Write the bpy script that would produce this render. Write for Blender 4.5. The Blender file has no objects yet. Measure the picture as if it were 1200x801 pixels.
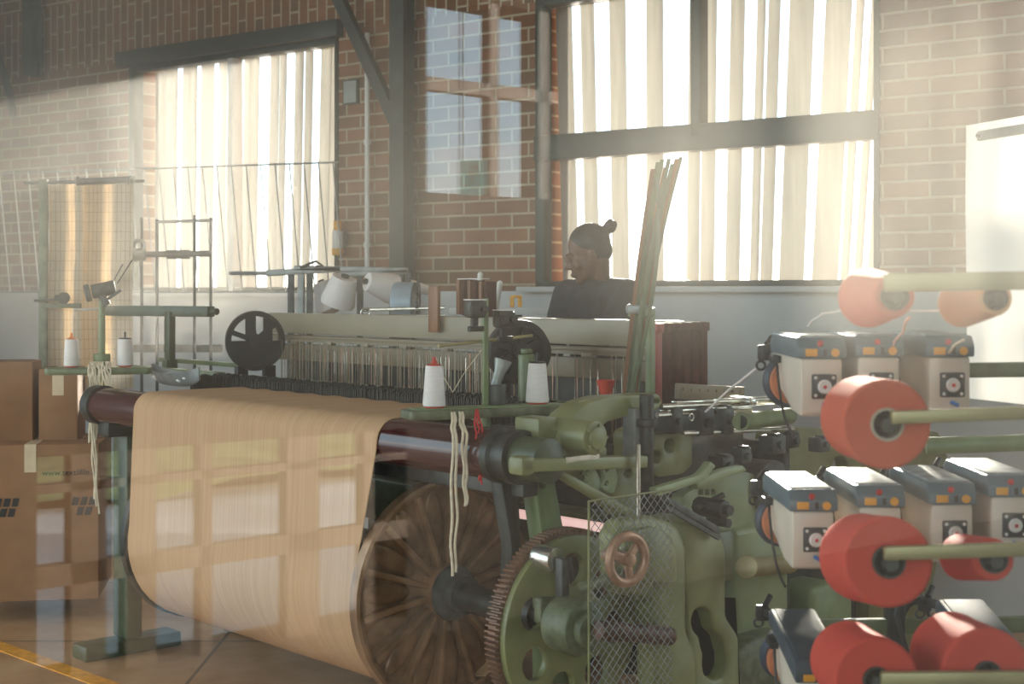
import bpy, bmesh, math, random
from mathutils import Vector, Matrix, Euler
random.seed(7)
C = bpy.context.scene.collection
PI = math.pi
F, H0, CX, CY = 1700.0, 1.45, 600.0, 340.0          # lens in pixels of the 1200-wide frame, eye height, horizon

# ------------------------------------------------------------------ helpers
def S(r, g, b):
    f = lambda c: (c/255/12.92) if c/255 <= 0.04045 else ((c/255+0.055)/1.055)**2.4
    return (f(r), f(g), f(b), 1.0)

class MB:
    """collects shapes; build() links them as one mesh object"""
    def __init__(s): s.bm = bmesh.new()
    def _add(s, bm2, M=None):
        if M is not None: bmesh.ops.transform(bm2, matrix=M, verts=bm2.verts)
        me = bpy.data.meshes.new('t'); bm2.to_mesh(me); bm2.free()
        s.bm.from_mesh(me); bpy.data.meshes.remove(me); return s
    def box(s, c, d, rot=(0,0,0), bev=0.0, seg=2):
        b = bmesh.new(); bmesh.ops.create_cube(b, size=1.0)
        bmesh.ops.scale(b, vec=Vector(d), verts=b.verts)
        if bev > 0: bmesh.ops.bevel(b, geom=b.edges[:], offset=bev, segments=seg, affect='EDGES', profile=0.5)
        return s._add(b, Matrix.Translation(Vector(c)) @ Euler(rot).to_matrix().to_4x4())
    def bar(s, p0, p1, w, h, bev=0.0, up=(0,0,1)):
        """rectangular bar from p0 to p1, w across, h along up"""
        p0, p1 = Vector(p0), Vector(p1); z = (p1-p0); L = z.length; z.normalize()
        u = Vector(up); x = u.cross(z)
        if x.length < 1e-4: x = Vector((1,0,0)).cross(z)
        x.normalize(); y = z.cross(x)
        R = Matrix((x, y, z)).transposed().to_4x4()
        b = bmesh.new(); bmesh.ops.create_cube(b, size=1.0)
        bmesh.ops.scale(b, vec=Vector((w, h, L)), verts=b.verts)
        if bev > 0: bmesh.ops.bevel(b, geom=b.edges[:], offset=bev, segments=2, affect='EDGES', profile=0.5)
        return s._add(b, Matrix.Translation((p0+p1)/2) @ R)
    def cyl(s, p0, p1, r, r2=None, n=20, bev=0.0):
        p0, p1 = Vector(p0), Vector(p1); z = p1-p0; L = z.length
        b = bmesh.new(); bmesh.ops.create_cone(b, cap_ends=True, segments=n, radius1=r, radius2=r if r2 is None else r2, depth=L)
        if bev > 0:
            ed = [e for e in b.edges if abs(e.verts[0].co.z-e.verts[1].co.z) < 1e-6]
            bmesh.ops.bevel(b, geom=ed, offset=bev, segments=2, affect='EDGES', profile=0.5)
        R = z.to_track_quat('Z', 'Y').to_matrix().to_4x4()
        return s._add(b, Matrix.Translation((p0+p1)/2) @ R)
    def sph(s, c, r, sc=(1,1,1), rot=(0,0,0), u=20, v=14):
        b = bmesh.new(); bmesh.ops.create_uvsphere(b, u_segments=u, v_segments=v, radius=r)
        return s._add(b, Matrix.Translation(Vector(c)) @ Euler(rot).to_matrix().to_4x4() @ Matrix.Diagonal((*sc, 1)))
    def lathe(s, prof, c=(0,0,0), axis=(0,0,1), n=32, closed=False):
        """prof: list of (radius, height along axis)"""
        b = bmesh.new(); rings = []
        for r, z in prof:
            rings.append([b.verts.new((max(r,1e-5)*math.cos(2*PI*i/n), max(r,1e-5)*math.sin(2*PI*i/n), z)) for i in range(n)])
        pairs = list(zip(rings, rings[1:]))
        if closed: pairs.append((rings[-1], rings[0]))
        for a, d in pairs:
            for i in range(n): b.faces.new((a[i], a[(i+1)%n], d[(i+1)%n], d[i]))
        if not closed:
            b.faces.new(rings[0][::-1]); b.faces.new(rings[-1])
        bmesh.ops.recalc_face_normals(b, faces=b.faces)
        R = Vector(axis).to_track_quat('Z', 'Y').to_matrix().to_4x4()
        return s._add(b, Matrix.Translation(Vector(c)) @ R)
    def torus(s, c, R, r, axis=(0,0,1), n=32, m=10):
        return s.lathe([(R+r*math.cos(2*PI*k/m), r*math.sin(2*PI*k/m)) for k in range(m)], c, axis, n, closed=True)
    def tube(s, pts, r, n=8, taper=None):
        """round tube along a polyline"""
        pts = [Vector(p) for p in pts]; b = bmesh.new(); rings = []; prev = None
        for i, p in enumerate(pts):
            t = (pts[min(i+1, len(pts)-1)] - pts[max(i-1, 0)]).normalized()
            if prev is None:
                a = t.orthogonal().normalized()
            else:
                a = (prev - t*prev.dot(t)); a = a.normalized() if a.length > 1e-6 else t.orthogonal().normalized()
            prev = a; bb = t.cross(a); rr = r if taper is None else r*taper[i]
            rings.append([b.verts.new(p + a*rr*math.cos(2*PI*k/n) + bb*rr*math.sin(2*PI*k/n)) for k in range(n)])
        for q, w in zip(rings, rings[1:]):
            for k in range(n): b.faces.new((q[k], q[(k+1)%n], w[(k+1)%n], w[k]))
        b.faces.new(rings[0][::-1]); b.faces.new(rings[-1])
        bmesh.ops.recalc_face_normals(b, faces=b.faces)
        return s._add(b)
    def plate(s, outer, holes, th, M=None, bev=0.0):
        """flat outline (2D) with holes, extruded th along +z, then placed by M"""
        b = bmesh.new()
        def loop(pts):
            vs = [b.verts.new((x, y, 0)) for x, y in pts]
            return [b.edges.new((vs[i], vs[(i+1)%len(vs)])) for i in range(len(vs))]
        ed = loop(outer)
        for h in holes: ed += loop(h)
        bmesh.ops.triangle_fill(b, use_beauty=True, use_dissolve=False, edges=ed)
        g = bmesh.ops.extrude_face_region(b, geom=b.faces[:])
        bmesh.ops.translate(b, vec=(0,0,th), verts=[v for v in g['geom'] if isinstance(v, bmesh.types.BMVert)])
        bmesh.ops.recalc_face_normals(b, faces=b.faces)
        if bev > 0:
            ed = [e for e in b.edges if len(e.link_faces) == 2 and e.calc_face_angle(0) > 0.6]
            bmesh.ops.bevel(b, geom=ed, offset=bev, segments=2, affect='EDGES', profile=0.5)
        return s._add(b, M)
    def grid(s, fn, nu, nv):
        b = bmesh.new(); g = [[b.verts.new(fn(i/nu, j/nv)) for j in range(nv+1)] for i in range(nu+1)]
        for i in range(nu):
            for j in range(nv): b.faces.new((g[i][j], g[i+1][j], g[i+1][j+1], g[i][j+1]))
        return s._add(b)
    def solid(s, th):
        """give an open sheet its thickness"""
        bmesh.ops.recalc_face_normals(s.bm, faces=s.bm.faces)
        bmesh.ops.solidify(s.bm, geom=s.bm.faces[:], thickness=th); return s
    def build(s, name, m, parent=None, loc=None, ang=35, remesh=None, sm=6):
        me = bpy.data.meshes.new(name); s.bm.to_mesh(me); s.bm.free()
        o = bpy.data.objects.new(name, me); C.objects.link(o)
        if remesh:
            md = o.modifiers.new('r', 'REMESH'); md.mode = 'VOXEL'; md.voxel_size = remesh
            m2 = o.modifiers.new('s', 'SMOOTH'); m2.factor = 0.5; m2.iterations = sm
            bpy.context.view_layer.update()
            nm = bpy.data.meshes.new_from_object(o.evaluated_get(bpy.context.evaluated_depsgraph_get()))
            o.modifiers.clear(); o.data = nm; nm.name = name; bpy.data.meshes.remove(me); me = nm
        me.materials.clear(); me.materials.append(m)
        me.polygons.foreach_set('use_smooth', [True]*len(me.polygons))
        if not remesh: me.set_sharp_from_angle(angle=math.radians(ang))
        if parent is not None: o.parent = parent
        if loc is not None: o.location = loc
        return o

def circ(cx, cy, r, n=20, ry=None): return [(cx+r*math.cos(2*PI*i/n), cy+(ry or r)*math.sin(2*PI*i/n)) for i in range(n)]
def tag(o, label=None, cat=None, group=None, kind=None):
    if label: o['label'] = label
    if cat: o['category'] = cat
    if group: o['group'] = group
    if kind: o['kind'] = kind
    return o
def thing(name, label, cat, loc=(0,0,0), rz=0, group=None):
    o = bpy.data.objects.new(name, None); C.objects.link(o); o.empty_display_size = .05
    o.location = loc; o.rotation_euler = (0,0,rz); return tag(o, label, cat, group)
def kids(o): return [c for c in bpy.data.objects if c.parent == o]
def dup(root, loc, rot=None, label=None, group=None):
    """a copy of a thing with copies of its parts and sub-parts"""
    r = root.copy(); C.objects.link(r); r.location = loc
    if rot is not None: r.rotation_euler = rot
    if label: r['label'] = label
    if group: r['group'] = group
    for ch in kids(root):
        c = ch.copy(); C.objects.link(c); c.parent = r
        for g in kids(ch):
            d = g.copy(); C.objects.link(d); d.parent = c
    return r
def W(px, py, Y): return Vector(((px-CX)/F*Y, Y, H0-(py-CY)/F*Y))        # a point of the place from where it is seen and how far it is
# loom frame: x along the loom to its near end, y back through it, z up; origin below the near flange
LP = Vector((-0.243, 4.58, 0)); LX = Vector((.674, -.739)); LY = Vector((.739, .674)); LROT = math.atan2(-.739, .674)
def lx(px, py, ly):
    """loom point at depth ly"""
    k = (px-CX)/F
    bx, by = LP.x+LY.x*ly, LP.y+LY.y*ly
    x = (k*by-bx)/(LX.x-k*LX.y); Y = by+LX.y*x
    return Vector((x, ly, H0-(py-CY)/F*Y))
def le(px, py, x):
    """loom point in the end plane x"""
    k = (px-CX)/F
    bx, by = LP.x+LX.x*x, LP.y+LX.y*x
    y = (k*by-bx)/(LY.x-k*LY.y); Y = by+LY.y*y
    return Vector((x, y, H0-(py-CY)/F*Y))
def L2W(p): return Vector((LP.x+LX.x*p[0]+LY.x*p[1], LP.y+LX.y*p[0]+LY.y*p[1], p[2]))
# end-plane plates: 2D (y,z) -> loom (x, y, z)
def ME(x): return Matrix(((0,0,1,x),(1,0,0,0),(0,1,0,0),(0,0,0,1)))
# back wall frame: x along the wall to the right, y out of the room, z up
WP = Vector((0, 8.0, 0)); WX = Vector((.804, -.594, 0)); WN = Vector((.594, .804, 0)); WROT = math.atan2(-.594, .804)
def ws(px): k = (px-CX)/F; return k*WP.y/(WX.x-k*WX.y)
def wz(px, py): Y = WP.y+WX.y*ws(px); return H0-(py-CY)/F*Y

# ------------------------------------------------------------------ materials
def mat(name, col, rough=.6, metal=0.0, var=.12, scale=8.0, col2=None, bump=0.0, bscale=60, stretch=(1,1,1), trans=0.0, spec=None, detail=4):
    m = bpy.data.materials.new(name); m.use_nodes = True; nt = m.node_tree; N = nt.nodes; K = nt.links
    p = N['Principled BSDF']; p.inputs['Roughness'].default_value = rough; p.inputs['Metallic'].default_value = metal
    if spec is not None: p.inputs['Specular IOR Level'].default_value = spec
    tc = N.new('ShaderNodeTexCoord'); mp = N.new('ShaderNodeMapping'); mp.inputs['Scale'].default_value = stretch
    K.new(tc.outputs['Object'], mp.inputs['Vector'])
    no = N.new('ShaderNodeTexNoise'); no.inputs['Scale'].default_value = scale; no.inputs['Detail'].default_value = detail
    K.new(mp.outputs['Vector'], no.inputs['Vector'])
    rp = N.new('ShaderNodeValToRGB'); K.new(no.outputs['Fac'], rp.inputs['Fac'])
    c2 = col2 or tuple(min(1, c*(1+var)) for c in col[:3])+(1,); c1 = col if col2 else tuple(c*(1-var) for c in col[:3])+(1,)
    rp.color_ramp.elements[0].color = c1; rp.color_ramp.elements[1].color = c2
    rp.color_ramp.elements[0].position = .35; rp.color_ramp.elements[1].position = .65
    K.new(rp.outputs['Color'], p.inputs['Base Color'])
    if bump > 0:
        n2 = N.new('ShaderNodeTexNoise'); n2.inputs['Scale'].default_value = bscale; K.new(mp.outputs['Vector'], n2.inputs['Vector'])
        bp = N.new('ShaderNodeBump'); bp.inputs['Strength'].default_value = bump; bp.inputs['Distance'].default_value = .01
        K.new(n2.outputs['Fac'], bp.inputs['Height']); K.new(bp.outputs['Normal'], p.inputs['Normal'])
    if trans > 0:
        tr = N.new('ShaderNodeBsdfTranslucent'); K.new(rp.outputs['Color'], tr.inputs['Color'])
        mx = N.new('ShaderNodeMixShader'); mx.inputs[0].default_value = trans
        K.new(p.outputs[0], mx.inputs[1]); K.new(tr.outputs[0], mx.inputs[2])
        K.new(mx.outputs[0], N['Material Output'].inputs['Surface'])
    return m

M = {}
M['green'] = mat('machine_green', (.105,.135,.055,1), .38, 0, .25, 14, bump=.08, bscale=40)
M['greenpale'] = mat('pale_green_paint', (.18,.23,.105,1), .42, 0, .18, 10, bump=.06)
M['greenworn'] = mat('worn_green', (.07,.085,.04,1), .5, 0, .3, 22, (.15,.16,.09,1))
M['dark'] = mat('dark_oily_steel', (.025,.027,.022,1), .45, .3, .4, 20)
M['black'] = mat('black_plastic', (.014,.014,.014,1), .45, 0, .2, 20)
M['greendark'] = mat('dark_green_paint', (.045,.06,.027,1), .42, 0, .2, 12)
M['greenmid'] = mat('olive_green_paint', (.195,.20,.08,1), .4, 0, .16, 9, bump=.05)
M['greenlight'] = mat('light_green_paint', (.28,.325,.17,1), .42, 0, .12, 7, bump=.05)
M['toothrust'] = mat('brown_gear_iron', (.17,.085,.05,1), .5, .3, .3, 20)
M['darkrust'] = mat('oily_brown_iron', (.10,.045,.028,1), .5, .3, .3, 20)
M['void'] = mat('hole_shade', (.006,.006,.005,1), .95, spec=.05)
M['steel'] = mat('bright_steel', (.6,.57,.50,1), .25, .9, .15, 30)
M['grey'] = mat('grey_metal', (.28,.29,.28,1), .45, .4, .2, 20)
M['darkgrey'] = mat('charcoal_metal', (.07,.075,.07,1), .5, .3, .3, 20)
M['roller'] = mat('oxblood_lacquer', (.055,.013,.013,1), .14, 0, .25, 6, stretch=(.2,3,3))
M['warp'] = mat('ecru_warp', (.54,.31,.155,1), .75, 0, .05, 110, (.60,.36,.19,1), stretch=(1,.012,.012), trans=.12, bump=.06, bscale=220)
M['flange'] = mat('brown_cast_alloy', (.17,.085,.04,1), .4, .35, .4, 9, (.38,.22,.12,1))
M['board'] = mat('cream_painted_board', (.27,.225,.15,1), .45, 0, .1, 5)
M['boardlow'] = mat('beige_board', (.21,.165,.10,1), .5, 0, .12, 5)
M['wood'] = mat('reed_wood', (.22,.085,.03,1), .5, 0, .25, 25, stretch=(1,1,.1))
M['redwood'] = mat('red_brown_shaft', (.06,.014,.010,1), .8, 0, .3, 15, spec=.1)
M['rust'] = mat('copper_brown_iron', (.40,.23,.15,1), .4, .5, .3, 20)
M['yarnwhite'] = mat('white_yarn', (.78,.71,.67,1), .85, 0, .05, 300, stretch=(.1,.1,1), bump=.15, bscale=400)
M['yarncream'] = mat('cream_yarn', (.72,.60,.44,1), .9, 0, .1, 60)
M['yarnred'] = mat('red_yarn', (.52,.03,.03,1), .9, 0, .1, 60)
M['cone'] = mat('orange_red_yarn', (.56,.085,.04,1), .8, 0, .05, 4, (.63,.12,.055,1), bump=.12, bscale=300, stretch=(.25,1,.25))
M['conered'] = mat('red_orange_yarn', (.54,.042,.022,1), .8, 0, .05, 4, (.62,.065,.032,1), bump=.12, bscale=300, stretch=(.25,1,.25))
M['conetan'] = mat('apricot_yarn', (.72,.36,.16,1), .75, 0, .06, 4, bump=.12, bscale=300, stretch=(.25,1,.25))
M['core'] = mat('dark_green_core', (.03,.032,.02,1), .6)
M['redplastic'] = mat('red_plastic', (.62,.06,.035,1), .4, trans=.25)
M['orangeplastic'] = mat('orange_plastic', (.85,.27,.06,1), .4, trans=.35)
M['whiteplastic'] = mat('white_plastic', (.74,.71,.66,1), .5, 0, .06, 8)
M['feeder'] = mat('warm_white_housing', (.64,.56,.46,1), .4, 0, .08, 7)
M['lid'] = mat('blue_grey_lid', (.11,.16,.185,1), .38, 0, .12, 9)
M['lidtop'] = mat('pale_lid_top', (.30,.33,.33,1), .5, 0, .25, 30)
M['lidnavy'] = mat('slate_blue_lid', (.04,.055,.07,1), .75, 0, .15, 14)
M['yellow'] = mat('amber_label', (.78,.36,.03,1), .5, 0, .06, 30)
M['redbtn'] = mat('red_button', (.55,.03,.03,1), .35)
M['blueclip'] = mat('blue_clip', (.03,.14,.42,1), .4)
M['copper'] = mat('orange_band', (.50,.16,.07,1), .45, 0, .25, 12)
M['peg'] = mat('khaki_steel_bar', (.34,.28,.13,1), .4, .3, .15, 9)
M['card'] = mat('cardboard', (.30,.14,.06,1), .8, 0, .08, 9)
M['ink'] = mat('black_ink', (.02,.017,.015,1), .7)
M['tape'] = mat('pale_tape', (.66,.5,.32,1), .4)
M['skin'] = mat('brown_skin', (.14,.066,.038,1), .5, 0, .08, 18)
M['hair'] = mat('black_hair', (.012,.010,.009,1), .5, 0, .3, 60, bump=.3, bscale=160, stretch=(1,1,.3))
M['jacket'] = mat('dark_navy_cloth', (.018,.022,.028,1), .85, 0, .2, 40, bump=.2, bscale=30)
M['blind'] = mat('linen_slat', (.52,.505,.47,1), .8, 0, .06, 5, stretch=(6,6,.4), trans=.38)
M['paper'] = mat('white_sheet', (.92,.90,.87,1), .8, 0, .02, 3, trans=.6)
M['strip'] = mat('green_laminate_strip', (.12,.145,.08,1), .4, .0, .2, 20, stretch=(4,4,.3))
M['frame'] = mat('dark_green_frame', (.035,.045,.035,1), .5, .1, .2, 12)
M['pink'] = mat('pale_pink_glow', (.82,.55,.52,1), .5)
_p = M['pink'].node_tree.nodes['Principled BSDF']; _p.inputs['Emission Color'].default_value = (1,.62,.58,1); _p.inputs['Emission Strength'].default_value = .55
M['dado'] = mat('grey_plaster', (.58,.58,.56,1), .85, 0, .06, 3, bump=.05)
M['white'] = mat('white_paint', (.7,.69,.66,1), .6, 0, .04, 5)
M['mullion'] = mat('brown_mullion', (.05,.03,.017,1), .6)
M['nightwall'] = mat('dark_brown_plaster', (.016,.012,.009,1), .9)
GD = 1.0
GLASS_REFL = 0.95; DUST_VEIL = .062
SKY = 3.6; SUN = 32.0; SUNDIR = (.118, 1, .218); EXPO = 0.38
DOOR0, DOOR1, DOORH = -1.0, 7.0, 3.8
RW0 = 5.6
HAZE = .10
# ------------------------------------------------------------------ the setting
def brick_mat():
    m = bpy.data.materials.new('old_brick'); m.use_nodes = True; nt = m.node_tree; N = nt.nodes; K = nt.links
    p = N['Principled BSDF']; p.inputs['Roughness'].default_value = .85
    tc = N.new('ShaderNodeTexCoord'); sx = N.new('ShaderNodeSeparateXYZ'); K.new(tc.outputs['Object'], sx.inputs[0])
    def bt(a, b, w, h):
        cb = N.new('ShaderNodeCombineXYZ'); K.new(sx.outputs[a], cb.inputs[0]); K.new(sx.outputs[b], cb.inputs[1])
        t = N.new('ShaderNodeTexBrick'); K.new(cb.outputs[0], t.inputs['Vector'])
        t.inputs['Scale'].default_value = 1; t.inputs['Brick Width'].default_value = w; t.inputs['Row Height'].default_value = h
        t.inputs['Mortar Size'].default_value = .007; t.inputs['Mortar Smooth'].default_value = .2; t.inputs['Bias'].default_value = -.1
        t.inputs['Color1'].default_value = (.36,.155,.07,1); t.inputs['Color2'].default_value = (.20,.115,.062,1); t.inputs['Mortar'].default_value = (.58,.47,.32,1)
        return t
    a, b = bt(0, 2, .225, .078), bt(2, 0, .235, .078)
    def cmp(op, v):
        c = N.new('ShaderNodeMath'); c.operation = op; K.new(sx.outputs[2], c.inputs[0]); c.inputs[1].default_value = v; return c
    g, l = cmp('GREATER_THAN', 3.02), cmp('LESS_THAN', 3.49)
    mu = N.new('ShaderNodeMath'); mu.operation = 'MULTIPLY'; K.new(g.outputs[0], mu.inputs[0]); K.new(l.outputs[0], mu.inputs[1])
    mx = N.new('ShaderNodeMixRGB'); K.new(mu.outputs[0], mx.inputs[0]); K.new(a.outputs['Color'], mx.inputs[1]); K.new(b.outputs['Color'], mx.inputs[2])
    no = N.new('ShaderNodeTexNoise'); no.inputs['Scale'].default_value = 5; no.inputs['Detail'].default_value = 6; K.new(tc.outputs['Object'], no.inputs['Vector'])
    m2 = N.new('ShaderNodeMixRGB'); m2.blend_type = 'MULTIPLY'; m2.inputs[0].default_value = .55
    K.new(mx.outputs[0], m2.inputs[1]); K.new(no.outputs['Fac'], m2.inputs[2])
    K.new(m2.outputs[0], p.inputs['Base Color'])
    bp = N.new('ShaderNodeBump'); bp.inputs['Strength'].default_value = .5; bp.inputs['Distance'].default_value = .012; bp.invert = True
    K.new(a.outputs['Fac'], bp.inputs['Height']); K.new(bp.outputs[0], p.inputs['Normal'])
    return m
def floor_mat():
    m = bpy.data.materials.new('worn_concrete'); m.use_nodes = True; nt = m.node_tree; N = nt.nodes; K = nt.links
    p = N['Principled BSDF']; p.inputs['Roughness'].default_value = .5
    tc = N.new('ShaderNodeTexCoord')
    n1 = N.new('ShaderNodeTexNoise'); n1.inputs['Scale'].default_value = 2.2; n1.inputs['Detail'].default_value = 9; n1.inputs['Roughness'].default_value = .65; K.new(tc.outputs['Object'], n1.inputs['Vector'])
    rp = N.new('ShaderNodeValToRGB'); K.new(n1.outputs['Fac'], rp.inputs['Fac'])
    rp.color_ramp.elements[0].position = .3; rp.color_ramp.elements[0].color = (.42,.20,.085,1)
    rp.color_ramp.elements[1].position = .7; rp.color_ramp.elements[1].color = (.68,.42,.23,1)
    br = N.new('ShaderNodeTexBrick'); br.offset = 0; K.new(tc.outputs['Object'], br.inputs['Vector']); br.inputs['Scale'].default_value = 1
    br.inputs['Brick Width'].default_value = 1.2; br.inputs['Row Height'].default_value = 1.2; br.inputs['Mortar Size'].default_value = .008
    br.inputs['Color1'].default_value = (1,1,1,1); br.inputs['Color2'].default_value = (.85,.85,.85,1); br.inputs['Mortar'].default_value = (.35,.35,.35,1)
    mx = N.new('ShaderNodeMixRGB'); mx.blend_type = 'MULTIPLY'; mx.inputs[0].default_value = 1; K.new(rp.outputs[0], mx.inputs[1]); K.new(br.outputs['Color'], mx.inputs[2])
    K.new(mx.outputs[0], p.inputs['Base Color']); return m
def glass_mat():
    """a window pane: clear, mirrors a little, carries a film of dust shaped into the bright haze veil"""
    m = bpy.data.materials.new('dusty_veil_glass'); m.use_nodes = True; nt = m.node_tree; N = nt.nodes; K = nt.links
    N.remove(N['Principled BSDF']); out = N['Material Output']
    tr = N.new('ShaderNodeBsdfTransparent'); tr.inputs[0].default_value = (.97,.975,.96,1)
    gl = N.new('ShaderNodeBsdfGlossy'); gl.inputs['Roughness'].default_value = 0.0; gl.inputs[0].default_value = (1,1,1,1)
    fr = N.new('ShaderNodeLayerWeight'); fr.inputs['Blend'].default_value = .5
    pw = N.new('ShaderNodeMath'); pw.operation = 'POWER'; pw.inputs[1].default_value = 5; K.new(fr.outputs['Facing'], pw.inputs[0])
    ad = N.new('ShaderNodeMath'); ad.operation = 'MULTIPLY_ADD'; ad.inputs[1].default_value = .95*GLASS_REFL; ad.inputs[2].default_value = .045*GLASS_REFL; K.new(pw.outputs[0], ad.inputs[0])
    m1 = N.new('ShaderNodeMixShader'); K.new(ad.outputs[0], m1.inputs[0]); K.new(tr.outputs[0], m1.inputs[1]); K.new(gl.outputs[0], m1.inputs[2])
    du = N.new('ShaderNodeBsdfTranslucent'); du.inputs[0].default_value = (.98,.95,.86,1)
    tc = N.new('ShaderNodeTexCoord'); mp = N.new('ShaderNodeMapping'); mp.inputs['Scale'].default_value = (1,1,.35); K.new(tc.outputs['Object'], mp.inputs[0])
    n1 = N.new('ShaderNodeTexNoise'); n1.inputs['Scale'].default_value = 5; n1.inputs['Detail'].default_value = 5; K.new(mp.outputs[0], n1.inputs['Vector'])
    r1 = N.new('ShaderNodeMapRange'); r1.inputs[1].default_value = .3; r1.inputs[2].default_value = .7; r1.inputs[3].default_value = DUST_VEIL*.7; r1.inputs[4].default_value = DUST_VEIL*1.3; K.new(n1.outputs['Fac'], r1.inputs[0])
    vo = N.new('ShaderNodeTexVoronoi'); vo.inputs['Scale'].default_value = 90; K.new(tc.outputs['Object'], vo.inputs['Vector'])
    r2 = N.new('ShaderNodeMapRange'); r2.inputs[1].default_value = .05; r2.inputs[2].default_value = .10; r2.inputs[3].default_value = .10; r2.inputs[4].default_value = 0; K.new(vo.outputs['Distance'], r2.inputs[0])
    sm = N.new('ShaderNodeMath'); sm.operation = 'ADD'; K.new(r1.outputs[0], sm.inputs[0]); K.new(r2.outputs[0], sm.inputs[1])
    # haze veil put into the dust: faded out low on the pane
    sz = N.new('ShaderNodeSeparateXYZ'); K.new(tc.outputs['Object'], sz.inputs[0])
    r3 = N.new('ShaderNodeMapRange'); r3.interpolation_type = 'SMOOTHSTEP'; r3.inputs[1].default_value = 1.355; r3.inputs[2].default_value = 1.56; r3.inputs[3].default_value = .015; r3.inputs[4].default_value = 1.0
    # towards its far end the veil is drawn further down
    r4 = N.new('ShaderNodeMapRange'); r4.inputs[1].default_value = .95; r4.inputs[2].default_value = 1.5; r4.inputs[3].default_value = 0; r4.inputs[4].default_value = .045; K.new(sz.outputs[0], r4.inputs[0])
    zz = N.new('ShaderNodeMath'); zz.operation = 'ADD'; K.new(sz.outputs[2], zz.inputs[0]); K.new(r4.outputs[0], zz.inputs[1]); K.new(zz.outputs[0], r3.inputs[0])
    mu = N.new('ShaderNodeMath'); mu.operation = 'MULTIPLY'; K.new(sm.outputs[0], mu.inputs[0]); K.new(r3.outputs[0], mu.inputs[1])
    # veil painted stronger towards the two ends of what is seen, weaker between
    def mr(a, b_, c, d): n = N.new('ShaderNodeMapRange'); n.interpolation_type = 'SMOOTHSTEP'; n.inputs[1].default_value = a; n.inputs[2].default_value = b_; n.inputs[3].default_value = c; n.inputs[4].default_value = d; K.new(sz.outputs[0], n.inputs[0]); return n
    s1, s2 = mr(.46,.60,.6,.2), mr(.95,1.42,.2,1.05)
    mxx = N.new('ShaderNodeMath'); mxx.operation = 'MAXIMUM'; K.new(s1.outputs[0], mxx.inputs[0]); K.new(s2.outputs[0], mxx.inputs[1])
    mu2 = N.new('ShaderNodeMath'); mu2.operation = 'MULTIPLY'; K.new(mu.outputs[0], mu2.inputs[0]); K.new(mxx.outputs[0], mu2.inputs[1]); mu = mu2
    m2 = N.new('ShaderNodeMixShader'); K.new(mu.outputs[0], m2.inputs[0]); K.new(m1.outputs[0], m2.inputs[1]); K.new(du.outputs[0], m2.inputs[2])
    K.new(m2.outputs[0], out.inputs['Surface']); return m

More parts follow.
